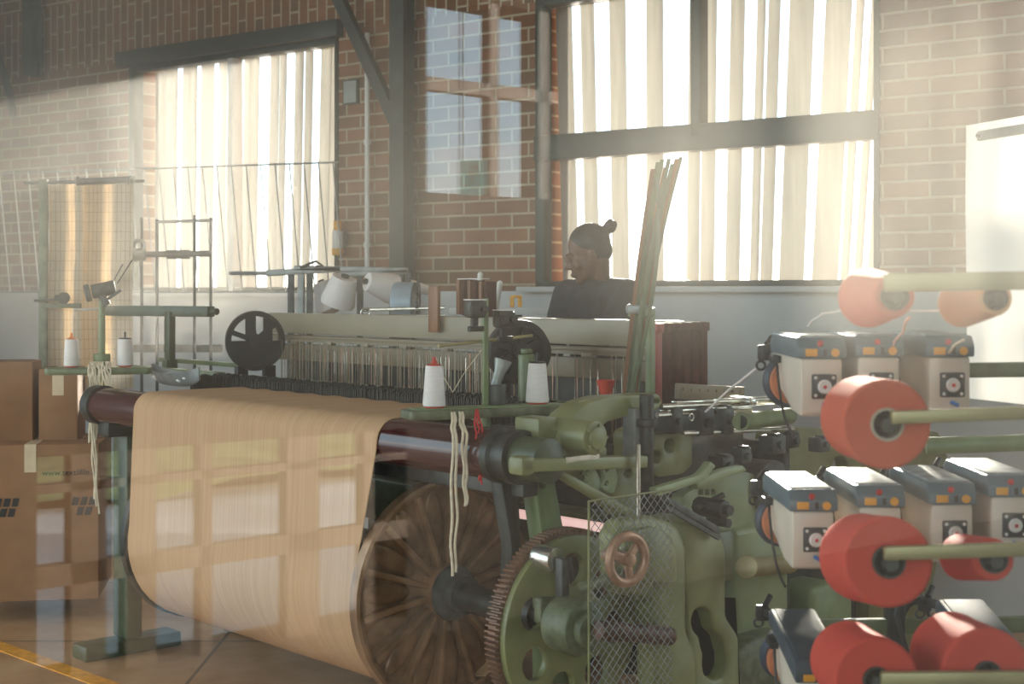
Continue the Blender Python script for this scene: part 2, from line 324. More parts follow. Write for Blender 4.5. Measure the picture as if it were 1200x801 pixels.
def rect(x0, x1, z0, z1): return [(x0,z0),(x1,z0),(x1,z1),(x0,z1)]
MW = Matrix(((1,0,0,0),(0,0,1,0),(0,1,0,0),(0,0,0,1)))          # plate (u,v,w) -> (u,w,v)
HALL = [(-6.5,13.5),(4.1,13.5),(4.1,3.7),(8.5,3.7),(4.29,-.06),(-.15,-4.05),(-3.2,-6.7),(-6.5,-6.7)]
def setting():
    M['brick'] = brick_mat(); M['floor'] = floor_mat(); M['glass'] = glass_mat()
    # floor
    b = MB(); b.plate(HALL, [], .2, Matrix.Translation((0,0,-.2))); tag(b.build('floor', M['floor']), kind='structure')
    # yellow floor line
    ln = MB(); p, q = W(-60, 735, 1), W(190, 827, 1)
    def gp(px, py): Y = H0*F/(py-CY); return Vector(((px-CX)/F*Y, Y, .002))
    a0, a1 = gp(-120, 714), gp(330, 876)
    ln.bar(a0, a1, .075, .004); tag(ln.build('trim_3', mat('yellow_floor_paint', (.80,.34,.035,1), .6, 0, .15, 25)), kind='structure')
    # back wall with its two window openings
    w1, w2 = (ws(152), ws(397)), (ws(628), ws(1031)); zs, zt = 1.44, 3.0
    b = MB(); b.plate(rect(-7.5, 4.6, 0, 5.0), [rect(*w1, zs, zt), rect(*w2, zs+.03, zt+.05)], .34, MW)
    wall = tag(b.build('wall_back', M['brick'], loc=(*WP, ) if False else (WP.x, WP.y, 0)), kind='structure'); wall.rotation_euler = (0,0,WROT)
    b = MB(); b.box(((-7.5+4.6)/2, -.02, .7225), (12.1, .04, 1.445)); d = tag(b.build('baseboard_back', M['dado'], loc=(WP.x,WP.y,0)), kind='structure'); d.rotation_euler = (0,0,WROT)
    b = MB(); b.box(((w1[0]+w1[1])/2, -.05, 1.425), (w1[1]-w1[0]+.1, .2, .03), bev=.006); d = tag(b.build('trim_1', M['white'], loc=(WP.x,WP.y,0)), kind='structure'); d.rotation_euler = (0,0,WROT)
    b = MB(); b.box(((w2[0]+w2[1])/2, -.04, 1.455), (w2[1]-w2[0]+.1, .16, .03), bev=.006); d = tag(b.build('trim_2', M['dado'], loc=(WP.x,WP.y,0)), kind='structure'); d.rotation_euler = (0,0,WROT)
    # window frames
    def window(name, x0, x1, z0, z1, bars, bm_='frame'):
        b = MB(); t = .06; y = .03
        for q in ((x0+t/2, (z0+z1)/2, t, z1-z0), (x1-t/4, (z0+z1)/2, t/2, z1-z0), ((x0+x1)/2, z1-t/2, x1-x0, t), ((x0+x1)/2, z0+t/4, x1-x0, t/2)):
            b.box((q[0], y, q[1]), (q[2], .08, q[3]), bev=.006)
        o = tag(b.build(name, M['frame'], loc=(WP.x,WP.y,0)), kind='structure'); o.rotation_euler = (0,0,WROT)
        for (xa, za, wa, ha) in bars:
            c = MB(); c.box((xa, y-.01, za), (wa, .09, ha), bev=.006); c.build('window_bar', M[bm_], o)
        return o
    window('window_1', *w1, zs, zt, [(ws(273), (zs+zt)/2-.03, .05, zt-zs-.06)], 'white')  # middle bar whitened, the haze veil put into its colour
    zb = wz(830, 160)
    window('window_2', *w2, zs+.03, zt+.05, [((w2[0]+w2[1])/2, zb, w2[1]-w2[0], .135), (ws(817), (zb+zt+.05)/2, .055, zt+.05-zb)])
    # lintels over the openings
    b = MB(); b.box(((w1[0]+w1[1])/2-.02, -.01, zt+.03), (w1[1]-w1[0]+.12, .1, .10), bev=.004); d = tag(b.build('trim_4', M['frame'], loc=(WP.x,WP.y,0)), kind='structure'); d.rotation_euler = (0,0,WROT)
    # slatted blinds hung outside the frames
    def blind(name, label, x0, x1, z0, z1, spec, seed):
        r = random.Random(seed); t = thing(name, label, 'blind', (WP.x, WP.y, 0), WROT, 'slatted window blinds')
        b = MB(); b.box(((x0+x1)/2, .16, z1-.02), (x1-x0, .05, .04), bev=.004); b.build('head_rail', M['white'], t)
        for (xa, wa, lean) in spec:
            yaw = r.uniform(-.18, .18); c = MB()
            def fn(u, v):
                z = z0+.02+(z1-.06-z0)*v; X = (u-.5)*wa; bow = .010*math.cos(PI*(u-.5))+.0008*math.sin(5*v+yaw*20)
                return (xa+X*math.cos(yaw)+lean*(v-.5), .16+X*math.sin(yaw)+bow, z)
            c.grid(fn, 6, 14); c.solid(.002); c.build('slat', M['blind'], t)
    def slats(px0, px1, gaps, zmid, lean_fn, seed):
        """slats fill the opening except where the light gaps stand"""
        r = random.Random(seed); xs = [ws(px0)]; out = []
        edges = [px0]+[e for g in gaps for e in g]+[px1]
        for a, b_ in zip(edges[0::2], edges[1::2]):
            x0, x1 = ws(a), ws(b_); n = max(1, round((x1-x0)/.095)); w = (x1-x0)/n
            for k in range(n): out.append((x0+(k+.5)*w, w*1.0, lean_fn((a+b_)/2)))
        return out
    g1 = [(186,192),(209,213),(229,234),(253,263),(281,294),(314,322),(345,353),(377,385)]
    blind('window_blind', 'pale slatted blind in the left window, narrow light gaps between its slats', *w1, zs, zt,
          slats(160, 394, g1, 0, lambda p: .02+.0001*(p-160), 3), 11)
    g2 = [(655,664),(680,697),(716,738),(760,787),(821,835),(853,866),(876,879),(893,903),(932,944),(975,979),(989,996),(1006,1013)]
    blind('window_blind', 'tall glaring slatted blind in the big window behind the seated weaver', *w2, zs+.03, zt+.05,
          slats(636, 1030, g2, 0, lambda p: (p-760)*.00042, 5), 12)
    # steel column, its brace and the far column
    def post(name, px, w, z0, z1, label):
        t = thing(name, label, 'column', L2W((0,0,0))*0, 0)
        x = ws(px); c = WP+WX*x-WN*.12; t.location = (c.x, c.y, 0); t.rotation_euler = (0,0,WROT)
        b = MB(); b.box((0,-w/2+.008,(z0+z1)/2), (w,.012,z1-z0)); b.box((0,w/2-.008,(z0+z1)/2), (w,.012,z1-z0)); b.box((0,0,(z0+z1)/2), (.014,w-.02,z1-z0))
        b.build('beam_section', M['frame'], t); return t
    t = post('steel_column', 487, .105, 0, 5.0, 'black steel column against the brick between the two windows, with a slanting brace')
    b = MB(); x = ws(487); 
    c0, c1 = Vector((0, 0, wz(487,160))), Vector((ws(383)-x, 0, wz(383,-5)+.3)); dlt = (c1-c0); c1 = c0+dlt*1.25
    b.bar(c0, c1, .05, .07); b.build('brace', M['frame'], t)
    t = post('steel_column', 54, .10, wz(54,92), 5.0, 'short black steel column high in the upper corner, above the hanging card sheets')
    b = MB(); pts = []
    for k in range(13):
        a = k/12*PI/2; pts.append((-.32+.30*math.sin(a)-.02, -.05, wz(38,138)+.70-.70*(1-math.cos(a)) if False else wz(38,140)+.68*math.cos(a)))
    bx = ws(54)
    pts = [(ws(px)-bx, -.04, wz(px,py)) for px, py in ((-40,0),(-15,15),(3,38),(18,65),(28,92),(35,118),(38,140))]
    b.tube(pts, .028, 10); b.build('brace', M['frame'], t)
    # small sign on the brick
    t = thing('wall_sign', 'small framed pale notice high on the brick right of the slatted window', 'sign', (0,0,0), 0)
    c = WP+WX*ws(413)-WN*.012; t.location = (c.x, c.y, wz(413,108)); t.rotation_euler = (0,0,WROT)
    b = MB(); b.box((0,0,0), (.12,.02,.15), bev=.004); b.build('sign_frame', M['frame'], t)
    b = MB(); b.box((0,-.011,0), (.10,.004,.13)); b.build('sign_face', mat('sign_grey', (.3,.33,.3,1), .5), t)
    # ceiling
    b = MB(); b.plate(HALL, [], .2, Matrix.Translation((0,0,5))); tag(b.build('ceiling', M['white']), kind='structure')
    # side walls, out of the picture; the left doorway and right gap are added for fill daylight
    b = MB(); b.box((3.95,(RW0+13.5)/2,2.5), (.3,13.5-RW0,5)); tag(b.build('wall_right', M['brick']), kind='structure')
    b = MB(); b.plate(rect(-5, 13.6, 0, 5), [rect(DOOR0, DOOR1, .02, DOORH)], .3, Matrix(((0,0,1,-6.2),(1,0,0,0),(0,1,0,0),(0,0,0,1)))); tag(b.build('wall_left', M['brick']), kind='structure')
    # the glass screen the picture is taken through, its rails out of the way
    gd, gm = Vector((.745,.667,0)), Vector((.667,-.745,0)); g0 = gm*-GD
    t = bpy.data.objects.new('window_3', None); C.objects.link(t); t.location = g0; t.rotation_euler = (0,0,math.atan2(.667,.745)); tag(t, kind='structure')
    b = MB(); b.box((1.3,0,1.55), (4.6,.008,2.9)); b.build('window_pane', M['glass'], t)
    b = MB(); b.box((1.3,0,.05), (4.8,.08,.1), bev=.006); b.box((1.3,0,3.05), (4.8,.08,.1), bev=.006); b.box((-1.05,0,1.55), (.1,.08,2.9), bev=.006); b.box((3.65,0,1.55), (.1,.08,2.9), bev=.006)
    b.build('window_frame', M['frame'], t)
    # the wall behind the photographer, parallel to the glass, with the openings the glass mirrors
    def V2R(q):      # mirrored point -> real
        p = Vector((-1.003,5.5,0))+gd*q; return p-gm*2*(p.dot(gm)+GD)
    o0 = V2R(0); wf = MB(); q0, q1 = -3.2, 6.5
    A = (.865, 1.62, 1.86, 2.70); B = (-.83, .76, .10, .88)
    wf.plate(rect(q0, q1, 0, 5), [rect(*A), rect(*B)], .25, MW)
    o = tag(wf.build('wall_front', M['nightwall'], loc=o0), kind='structure'); o.rotation_euler = (0,0,math.atan2(.667,.745)); 
    # the wall stands with its thickness away from the glass
    o.location = o0+gm*.25
    def qof(px): k = (px-CX)/F; return (k*5.5+1.003)/(.745-k*.667)
    def barset(name, R, cols, rows):
        b = MB()
        for px, w in cols: b.box((qof(px), -.03, (R[2]+R[3])/2), (w, .06, R[3]-R[2]))
        for z, h in rows: b.box(((R[0]+R[1])/2, -.03, z), (R[1]-R[0], .06, h))
        k = tag(b.build(name, M['mullion'], loc=o0+gm*.0), kind='structure'); k.rotation_euler = (0,0,math.atan2(.667,.745))
    barset('window_4', A, [(579,.05),(637,.06)], [(2.32,.055)])
    barset('window_5', B, [(104,.13),(165,.12),(242,.045),(355,.15),(432,.05)], [(.768,.03),(.466,.075)])
    # dark slab added on the photographer's side, keeping floor light out of the reflection
    a, c_ = g0+gd*-2.9, g0+gd*10.5; e, f_ = c_+gm*3.75, a+gm*3.75
    b = MB(); b.plate([(p.x,p.y) for p in (a+gm*.1, f_, e, c_+gm*.1)], [], .012, Matrix.Translation((0,0,.001))); tag(b.build('floor_reflection_block', M['nightwall']), kind='structure')
    # outside
    b = MB(); b.box((0,0,-.32), (140,140,.2)); tag(b.build('ground', mat('wet_asphalt', (.37,.40,.44,1), .5, 0, .25, .8, detail=8)), kind='structure')
    # a grass bank and trees across the yard, seen only in the glass
    ry = math.atan2(.667,.745)
    b = MB(); r = random.Random(9)
    def fn(u, v): return ((u-.5)*70, -v*30, -.2+1.2*v+.25*math.sin(u*40)*v+r.uniform(0,.12))
    b.grid(fn, 90, 30); g = tag(b.build('grass_bank', mat('bank_grass', (.05,.085,.022,1), .9, 0, .5, 3, (.20,.235,.09,1))), kind='structure'); g.rotation_euler = (0,0,ry); g.location = gm*8.4+gd*4
    for k, (q, d, h) in enumerate(((3.2,15,3.6),(7.6,22,4.6),(-3,20,4.2))):
        p = gm*(8.4+d)+gd*q; b = MB(); rr = random.Random(60+k)
        tr = thing('tree', ('round leafy tree mirrored in the glass beside the brick','tall loose tree mirrored in the glass','low tree mirrored over the warp sheet')[k], 'tree', (p.x,p.y,.3))
        MB().cyl((0,0,-.3), (0,0,h*.6), .14, .07, n=12).build('trunk', M['mullion'], tr)
        for i in range(420):
            a, e, R = rr.uniform(0,2*PI), rr.uniform(-1,1), (rr.random()**.4)*h*.36
            c = (R*math.cos(a)*math.cos(e*1.4), R*math.sin(a)*math.cos(e*1.4), h*.72+R*math.sin(e*1.4))
            b.box(c, (.20,.02,.14), (rr.uniform(0,6),rr.uniform(0,6),rr.uniform(0,6)))
        b.build('foliage', mat('tree_leaf%d' % k if False else 'tree_leaf', (.09,.15,.03,1), .8, 0, .4, 2, (.22,.30,.08,1)), tr)

def haze():
    """dusty air in the hall that the sun from the windows shines through"""
    m = bpy.data.materials.new('hall_haze'); m.use_nodes = True; nt = m.node_tree; nt.nodes.remove(nt.nodes['Principled BSDF'])
    v = nt.nodes.new('ShaderNodeVolumeScatter'); v.inputs['Color'].default_value = (1,.97,.90,1); v.inputs['Density'].default_value = HAZE; v.inputs['Anisotropy'].default_value = .45
    nt.links.new(v.outputs[0], nt.nodes['Material Output'].inputs['Volume'])
    a = WP+WX*-7.0-WN*.24; c = WP+WX*ws(408)-WN*.24; q = [W(px,340,y_) for px, y_ in ((412,8.3),(350,7.45),(250,7.0),(60,6.75),(-60,5.9),(-260,5.9))]
    b = MB(); b.plate([(a.x,a.y),(c.x,c.y)]+[(p.x,p.y) for p in q]+[(-5.7,6.4)], [], 3.3, Matrix.Translation((0,0,.03)))
    o = tag(b.build('haze', m), 'thin sunlit dust haze hanging in the air of the hall', 'haze', kind='stuff')
    return o
def lights():
    sc = bpy.context.scene
    w = bpy.data.worlds.new('sky'); sc.world = w; w.use_nodes = True; nt = w.node_tree; N = nt.nodes; K = nt.links
    bg = N['Background']; bg.inputs['Strength'].default_value = SKY
    tc = N.new('ShaderNodeTexCoord'); sx = N.new('ShaderNodeSeparateXYZ'); K.new(tc.outputs['Generated'], sx.inputs[0])
    rp = N.new('ShaderNodeValToRGB'); K.new(sx.outputs[2], rp.inputs['Fac'])
    e = rp.color_ramp.elements; e[0].position = 0; e[0].color = (.93,.93,.86,1); e[1].position = .55; e[1].color = (.60,.68,.72,1)
    x = e.new(.12); x.color = (.52,.76,.92,1)
    K.new(rp.outputs[0], bg.inputs['Color'])
    sun = bpy.data.lights.new('sun', 'SUN'); sun.energy = SUN; sun.angle = math.radians(1.6); sun.color = (1,.92,.79)
    so = bpy.data.objects.new('sun', sun); C.objects.link(so)
    so.rotation_euler = Vector(SUNDIR).to_track_quat('Z', 'Y').to_euler(); so.location = (2, 14, 6)
    sc.view_settings.view_transform = 'Standard'; sc.view_settings.look = 'None'; sc.view_settings.exposure = EXPO; sc.view_settings.gamma = 1
    sc.view_settings.use_curve_mapping = False
    cy = sc.cycles; cy.use_denoising = True; cy.max_bounces = 8; cy.diffuse_bounces = 4; cy.glossy_bounces = 4; cy.transparent_max_bounces = 16
    cy.caustics_reflective = False; cy.caustics_refractive = False; cy.sample_clamp_indirect = 6
    cam = bpy.data.cameras.new('camera'); co = bpy.data.objects.new('camera', cam); C.objects.link(co)
    co.location = (0,0,H0); co.rotation_euler = (PI/2,0,0); cam.sensor_width = 36; cam.lens = F/1200*36
    cam.shift_y = -(400.5-CY)/1200; cam.clip_start = .05
    cam.dof.use_dof = True; cam.dof.focus_distance = 4.9; cam.dof.aperture_fstop = 5.0
    sc.camera = co
# ------------------------------------------------------------------ the loom
LOOM = None
def ply(name, x, pts, th, m, parent, holes=(), bev=.006):
    """plate in a plane across the loom, drawn by its outline; holes = (px, py, rx, ry) ellipses"""
    def c(px, py): p = le(px, py, x); return (p.y, p.z)
    hs = []
    for (hx, hy, rx, ry) in holes: hs.append([c(hx+rx*math.cos(2*PI*k/18), hy+ry*math.sin(2*PI*k/18)) for k in range(18)])
    b = MB(); b.plate([c(*p) for p in pts], hs, th, ME(x-th), bev=bev); return b.build(name, m, parent)
def rounded(pts, r=.25, n=4):
    """rounds the corners of an outline"""
    out = []; N_ = len(pts)
    for i in range(N_):
        a, b, c = Vector(pts[i-1]), Vector(pts[i]), Vector(pts[(i+1) % N_])
        d = min((a-b).length, (c-b).length)*r
        p, q = b+(a-b).normalized()*d, b+(c-b).normalized()*d
        for k in range(n+1):
            t = k/n; out.append(tuple(p*(1-t)**2+b*2*t*(1-t)+q*t*t))
    return out

def loom():
    global LOOM
    t = LOOM = thing('weaving_loom', 'wide green weaving loom filling the middle, ecru warp running down to its flanged beam', 'loom', (LP.x, LP.y, 0), LROT)
    # warp beam with its two flanges
    beam = MB().cyl((-1.5,0,.51), (.02,0,.51), .14, n=32).build('warp_beam', M['dark'], t)
    def flange(x, s, R, mm):
        b = MB()
        prof = [(.045,-.012),(R-.012,-.012),(R,-.006),(R,.03),(R-.010,.034),(R-.022,.030),(R-.026,.006),(.09,.004),(.085,.055),(.05,.06),(.045,.06)]
        b.lathe([(r, z*s) for r, z in prof], (x,0,.51), (1,0,0), 56)
        for k in range(14):
            a = 2*PI*(k+.3)/14; c, sn = math.cos(a), math.sin(a)
            p0, p1 = Vector((x+.022*s, .075*c, .51+.075*sn)), Vector((x+.014*s, (R-.026)*c, .51+(R-.026)*sn))
            b.bar(p0, p1, .020, .034, bev=.006, up=(1,0,0))
        # the sunk fields between the fins bow outwards
        for k in range(14):
            a = 2*PI*(k+.8)/14
            b.sph((x+.002*s, .225*math.cos(a), .51+.225*math.sin(a)), .1, (.13, 1.0, .36), (a, 0, 0), 14, 8)
        return b.build('flange', M[mm], beam, ang=40)
    flange(.03, 1, .35, 'flange'); flange(-1.44, -1, .325, 'dark')
    MB().lathe([(.044,.0),(.044,.30),(.052,.30),(.052,.42),(.04,.42),(.04,.56)], (.06,0,.505), (1,0,0), 24).build('axle', M['dark'], beam)
    MB().lathe([(.02,0),(.085,0),(.085,.05),(.06,.06),(.06,.10),(.02,.10)], (.05,0,.51), (1,0,0), 32).build('hub_ring', M['darkgrey'], beam)
    # let-off gear on the beam's axle: a brown toothed ring and a green disc with round openings
    gz = .49; T = []; n = 110
    for k in range(n):
        for f, r in ((0,.268),(.22,.281),(.5,.281),(.72,.268)): a = 2*PI*(k+f)/n; T.append((r*math.cos(a), gz+r*math.sin(a)))
    g = MB().plate(T, [circ(0,gz,.2,32)], .045, ME(.555)).build('gear_ring', M['toothrust'], t)
    hs = [circ(.168*math.cos(a), gz+.168*math.sin(a), .047, 22) for a in (2.75, 3.6, 4.45, 5.3, 6.15, .72, 1.6)]
    gd = MB().plate(circ(0,gz,.264,64), hs+[circ(0,gz,.045,20)], .024, ME(.597), bev=.003).build('gear_disc', M['greenmid'], t)
    MB().lathe([(.046,0),(.075,0),(.075,.03),(.06,.045),(.046,.045)], (.62,0,gz), (1,0,0), 28).build('gear_boss', M['greenworn'], gd)
    # the warp: from behind over the back rest roller, down round the beam
    prof = []; yc, zc, r = -.22, .994, .0745
    prof.append((.62, 1.068))
    for k in range(10):
        a = PI/2+k/9*math.radians(78); prof.append((yc+r*math.cos(a), zc+r*math.sin(a)))
    R = .318
    for k in range(26):
        a = math.radians(168)+k/25*math.radians(200); prof.append((R*math.cos(a), .51+R*math.sin(a)))
    # resample between roller and beam so that the sheet can breathe a little
    pr = []
    for (a, b_) in zip(prof, prof[1:]):
        d = math.dist(a, b_); m_ = max(1, int(d/.03))
        for k in range(m_): pr.append((a[0]+(b_[0]-a[0])*k/m_, a[1]+(b_[1]-a[1])*k/m_))
    pr.append(prof[-1]); NV = len(pr)-1; NU = 70
    def fn(u, v):
        y, z = pr[min(NV, round(v*NV))]
        fall = max(0, min(1, (.99-z)/.45)) if y < .1 else 0
        top = 1 if z > 1.0 else 0
        x0 = -1.42; x1 = .085-.10*fall
        x = x0+(x1-x0)*u
        w = .0025*math.sin(u*41+.6)*fall*(1-fall)*2+.004*math.sin(u*13)*fall*(1-fall)
        return (x, y-w-.006*math.exp(-((u-.19)/.006)**2)*(1-.5*fall), z+.002*math.sin(u*60)*top)
    b = MB().grid(fn, NU*2, NV).solid(.003)
    ws_ = b.build('warp_sheet', M['warp'], t, ang=60)
    # back rest roller
    xe = lx(583,520,yc).x
    rl = MB().cyl((-1.80,yc,zc), (xe+.03,yc,zc), .070, n=40).build('back_rest_roller', M['roller'], t)
    MB().lathe([(.03,0),(.070,0),(.078,.008),(.078,.035),(.068,.042),(.068,.065),(.075,.07),(.075,.10),(.03,.105)], (xe,yc,zc), (1,0,0), 32).build('roller_collar', M['dark'], rl)
    MB().lathe([(.02,0),(.055,0),(.06,.02),(.06,.12),(.02,.13)], (xe+.09,yc,zc), (1,0,0), 28).build('roller_bearing', M['greendark'], rl)
    MB().lathe([(.03,0),(.078,0),(.078,.06),(.03,.06)], (-1.86,yc,zc), (1,0,0), 28).build('roller_collar', M['dark'], rl)
    MB().bar((-1.8,-.10,.90), (.55,-.10,.90), .06, .07, bev=.008).build('cross_beam', M['darkgrey'], t)
    # inside of the frame, below the shed
    MB().bar((-1.75,.62,.62), (.66,.62,.62), .10, .16, bev=.01).build('cross_beam', M['green'], t)
    MB().bar((-1.75,.85,.25), (.66,.85,.25), .12, .14, bev=.01).build('cross_beam', M['green'], t)
    MB().cyl((-1.7,.95,.80), (.6,.95,.80), .09, n=28).build('cloth_roller', M['darkgrey'], t)
    p0, p1 = lx(590,600,.30), lx(716,618,.30); zz = (p0.z+p1.z)/2; MB().bar((p0.x-.1,.30,zz), (p1.x,.30,zz), .03, .026, bev=.004).build('glow_strip', M['pink'], t)  # pale pink bar that glows weakly
    MB().box((-.55,1.02,.52), (2.3,.04,.85), bev=.01).build('back_panel', M['dark'], t)
    # dropper bank: thin upright metal strips on serrated rails
    b = MB(); r = random.Random(4)
    for row in range(4):
        y = .16+.05*row
        for k in range(170):
            x = -1.78+2.0*k/169+r.uniform(-.003,.003)
            b.box((x, y, 1.065+r.uniform(-.004,.004)), (.0045, .012, .07))
    dp = b.build('dropper_strips', M['dark'], t)
    b = MB()
    for y in (.12,.235,.36): b.bar((-1.85,y,1.015), (.26,y,1.015), .014, .03)
    b.build('dropper_rail', M['steel'], t)
    MB().bar((-1.92,.42,1.065), (.30,.42,1.065), .02, .05, bev=.003).build('lease_rail', M['greenworn'], t)
    # harness frames: two long cream shafts one above the other, wires hanging between
    b = MB(); b.box((-.80,.70,1.305), (2.42,.05,.09), bev=.005); up = b.build('upper_shaft', M['board'], t)
    b = MB(); b.box((-.80,.675,1.248), (2.42,.07,.014), bev=.003); b.box((-.80,.65,1.238), (2.40,.012,.02)); b.build('shaft_ledge', M['boardlow'], t)
    b = MB(); b.box((-.79,.672,1.182), (2.36,.03,.072), bev=.005); b.build('lower_shaft', M['boardlow'], t)
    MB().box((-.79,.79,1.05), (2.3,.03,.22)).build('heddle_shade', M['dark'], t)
    for k in range(9):
        x = -1.75+k*.255; b = MB(); b.box((x,.655,1.226), (.05,.03,.016), bev=.003); b.box((x,.672,1.214), (.016,.012,.03)); b.build('shaft_clip', M['board'], t)
    for k, (y, mm, n_) in enumerate(((.60,'board',120),(.625,'rust',70),(.645,'steel',120))):
        b = MB(); r = random.Random(20+k)
        for i in range(n_):
            x = -1.80+2.12*(i+r.random())/n_
            if x > -.45 and r.random() < .72: continue
            if r.random() < .22: continue
            z0 = .93+r.uniform(-.02,.03); z1 = 1.235-.02*k
            b.box((x,y,(z0+z1)/2), (.0034 if k else .003,.0016,z1-z0))
            if r.random() < .6: b.box((x,y-.001,1.06+r.uniform(-.015,.015)), (.005,.002,.022))
        h = b.build('heddle_wires', M[mm], t); tag(h, kind='stuff')
    b = MB()
    for k in range(3): b.bar((-1.85,.60+.022*k,.95), (.36,.60+.022*k,.95), .012, .02)
    b.build('heddle_bar', M['dark'], t)
    # stacked ends of the harness frames at the near side
    red_edge = mat('bright_red_edge', (.28,.03,.02,1), .45)
    for k in range(6):
        b = MB(); x = .42-.006*k; y = .56+.052*k
        b.box((x, y, 1.145+.006*(k%2)), (.05,.030,.39), bev=.004); b.box((x+.022,y,1.33), (.02,.034,.03), bev=.003)
        b.build('shaft_end', M['redwood'] if k else red_edge, t)
    # left end frame
    x = -1.80
    b = MB(); b.bar((x,-.12,.06), (x,-.12,.98), .07, .12, bev=.01); b.box((x,-.12,.03), (.12,.42,.06), bev=.01); b.bar((x,-.12,.55), (x,.55,1.0), .06, .08, bev=.01)
    b.bar((x,.5,.05), (x,.5,1.05), .07, .12, bev=.01); b.box((x,.5,.03), (.12,.3,.06), bev=.01); b.bar((x,-.1,.35), (x,.5,.35), .05, .07, bev=.01)
    b.build('end_frame', M['greendark'], t)
    b = MB(); b.box((x+.02,-.16,.93), (.10,.16,.12), bev=.015); b.cyl((x-.07,-.22,.994), (x+.06,-.22,.994), .062, n=24); b.cyl((x+.03,-.05,.80), (x+.10,-.05,.80), .05, n=20); b.build('bearing_block', M['dark'], t)
    # high rail carried on a post over the left end
    p0, p1 = lx(127,366,.40), lx(252,366.5,.60)
    b = MB(); zt = 1.352
    b.bar((p0.x,.40,zt), (p1.x,.58,zt), .05, .05, bev=.005); b.cyl((p1.x,.58,zt), (p1.x+.04,.586,zt), .016, n=14)
    q = lx(199,400,.5); b.bar((q.x,.5,1.03), (q.x,.5,zt), .035, .05, bev=.005); b.box((q.x,.5,1.06), (.09,.09,.02), bev=.004); b.box((q.x,.5,1.10), (.045,.06,.05), bev=.004)
    b.build('side_rail', M['greendark'], t)
    p = lx(205,436,.45); b = MB(); b.bar((p.x-.45,.45,1.075), (p.x+.4,.45,1.075), .05, .03, bev=.004); b.bar((p.x-.45,.62,1.11), (p.x+.55,.62,1.11), .03, .02, bev=.003); b.build('selvedge_rail', M['green'], t)
    # two black hand wheels
    def wheel(px, py, ly, rad, spokes, name, solid):
        p = lx(px, py, ly); b = MB()
        b.lathe([(rad-.022,-.018),(rad,-.018),(rad+.003,0),(rad,.018),(rad-.022,.018)], p, (.93,-.36,0), 44, closed=True)
        ax = Vector((.93,-.36,0)).normalized(); up = Vector((0,0,1)); sd = ax.cross(up)
        for k in range(spokes):
            a = PI*k/spokes+.35; d = sd*math.cos(a)+up*math.sin(a); b.bar(p-d*(rad-.01), p+d*(rad-.01), .022, .012, up=ax)
        b.cyl(p-ax*.03, p+ax*.04, .03, n=20)
        if solid: b.cyl(p-ax*.05, p-ax*.01, rad-.006, n=44)
        else:      # the lower half of the wheel is closed by a web
            pts = [(math.cos(PI+PI*k/16)*(rad-.015), math.sin(PI+PI*k/16)*(rad-.015)+.0) for k in range(17)]
            MM = Matrix((sd, up, ax)).transposed().to_4x4(); b.plate(pts, [], .008, Matrix.Translation(p) @ MM)
            b.bar(p-up*(rad-.01)-sd*.055, p+up*(rad-.02)-sd*.055, .04, .01, up=ax); b.bar(p-up*(rad-.01)+sd*.02, p+up*(rad-.02)+sd*.02, .045, .01, up=ax)
        b.bar(p-up*(rad+.07)-sd*.06, p-up*(rad-.02)-sd*.06, .05, .03); b.bar(p-up*(rad+.07)+sd*.06, p-up*(rad-.02)+sd*.06, .05, .03)
        return b.build(name, M['black'], t)
    wheel(299, 399, .50, .128, 3, 'hand_wheel', False)
    wheel(608, 412, .34, .105, 4, 'hand_wheel', True)
    p = lx(612, 412, .42); b = MB(); b.cyl(p+Vector((-.09,.03,0)), p+Vector((.05,-.02,0)), .088, n=36, bev=.006); b.build('wheel_drum', M['dark'], t)
    p = lx(617, 440, .28); b = MB(); b.cyl((p.x,.28,1.0), (p.x,.28,1.245), .028, n=22, bev=.006); b.cyl((p.x,.28,1.245), (p.x,.28,1.262), .02, n=18, bev=.004); b.build('column_cap', M['green'], t)
    # tall green post beside the strips
    p = lx(762, 410, .45); b = MB(); b.bar((p.x,.45,.95), (p.x,.45,lx(762,360,.45).z), .026, .02, bev=.003); b.box((p.x-.03,.44,lx(762,362,.45).z-.01), (.09,.03,.03), bev=.006); b.build('guide_post', M['greenpale'], t)

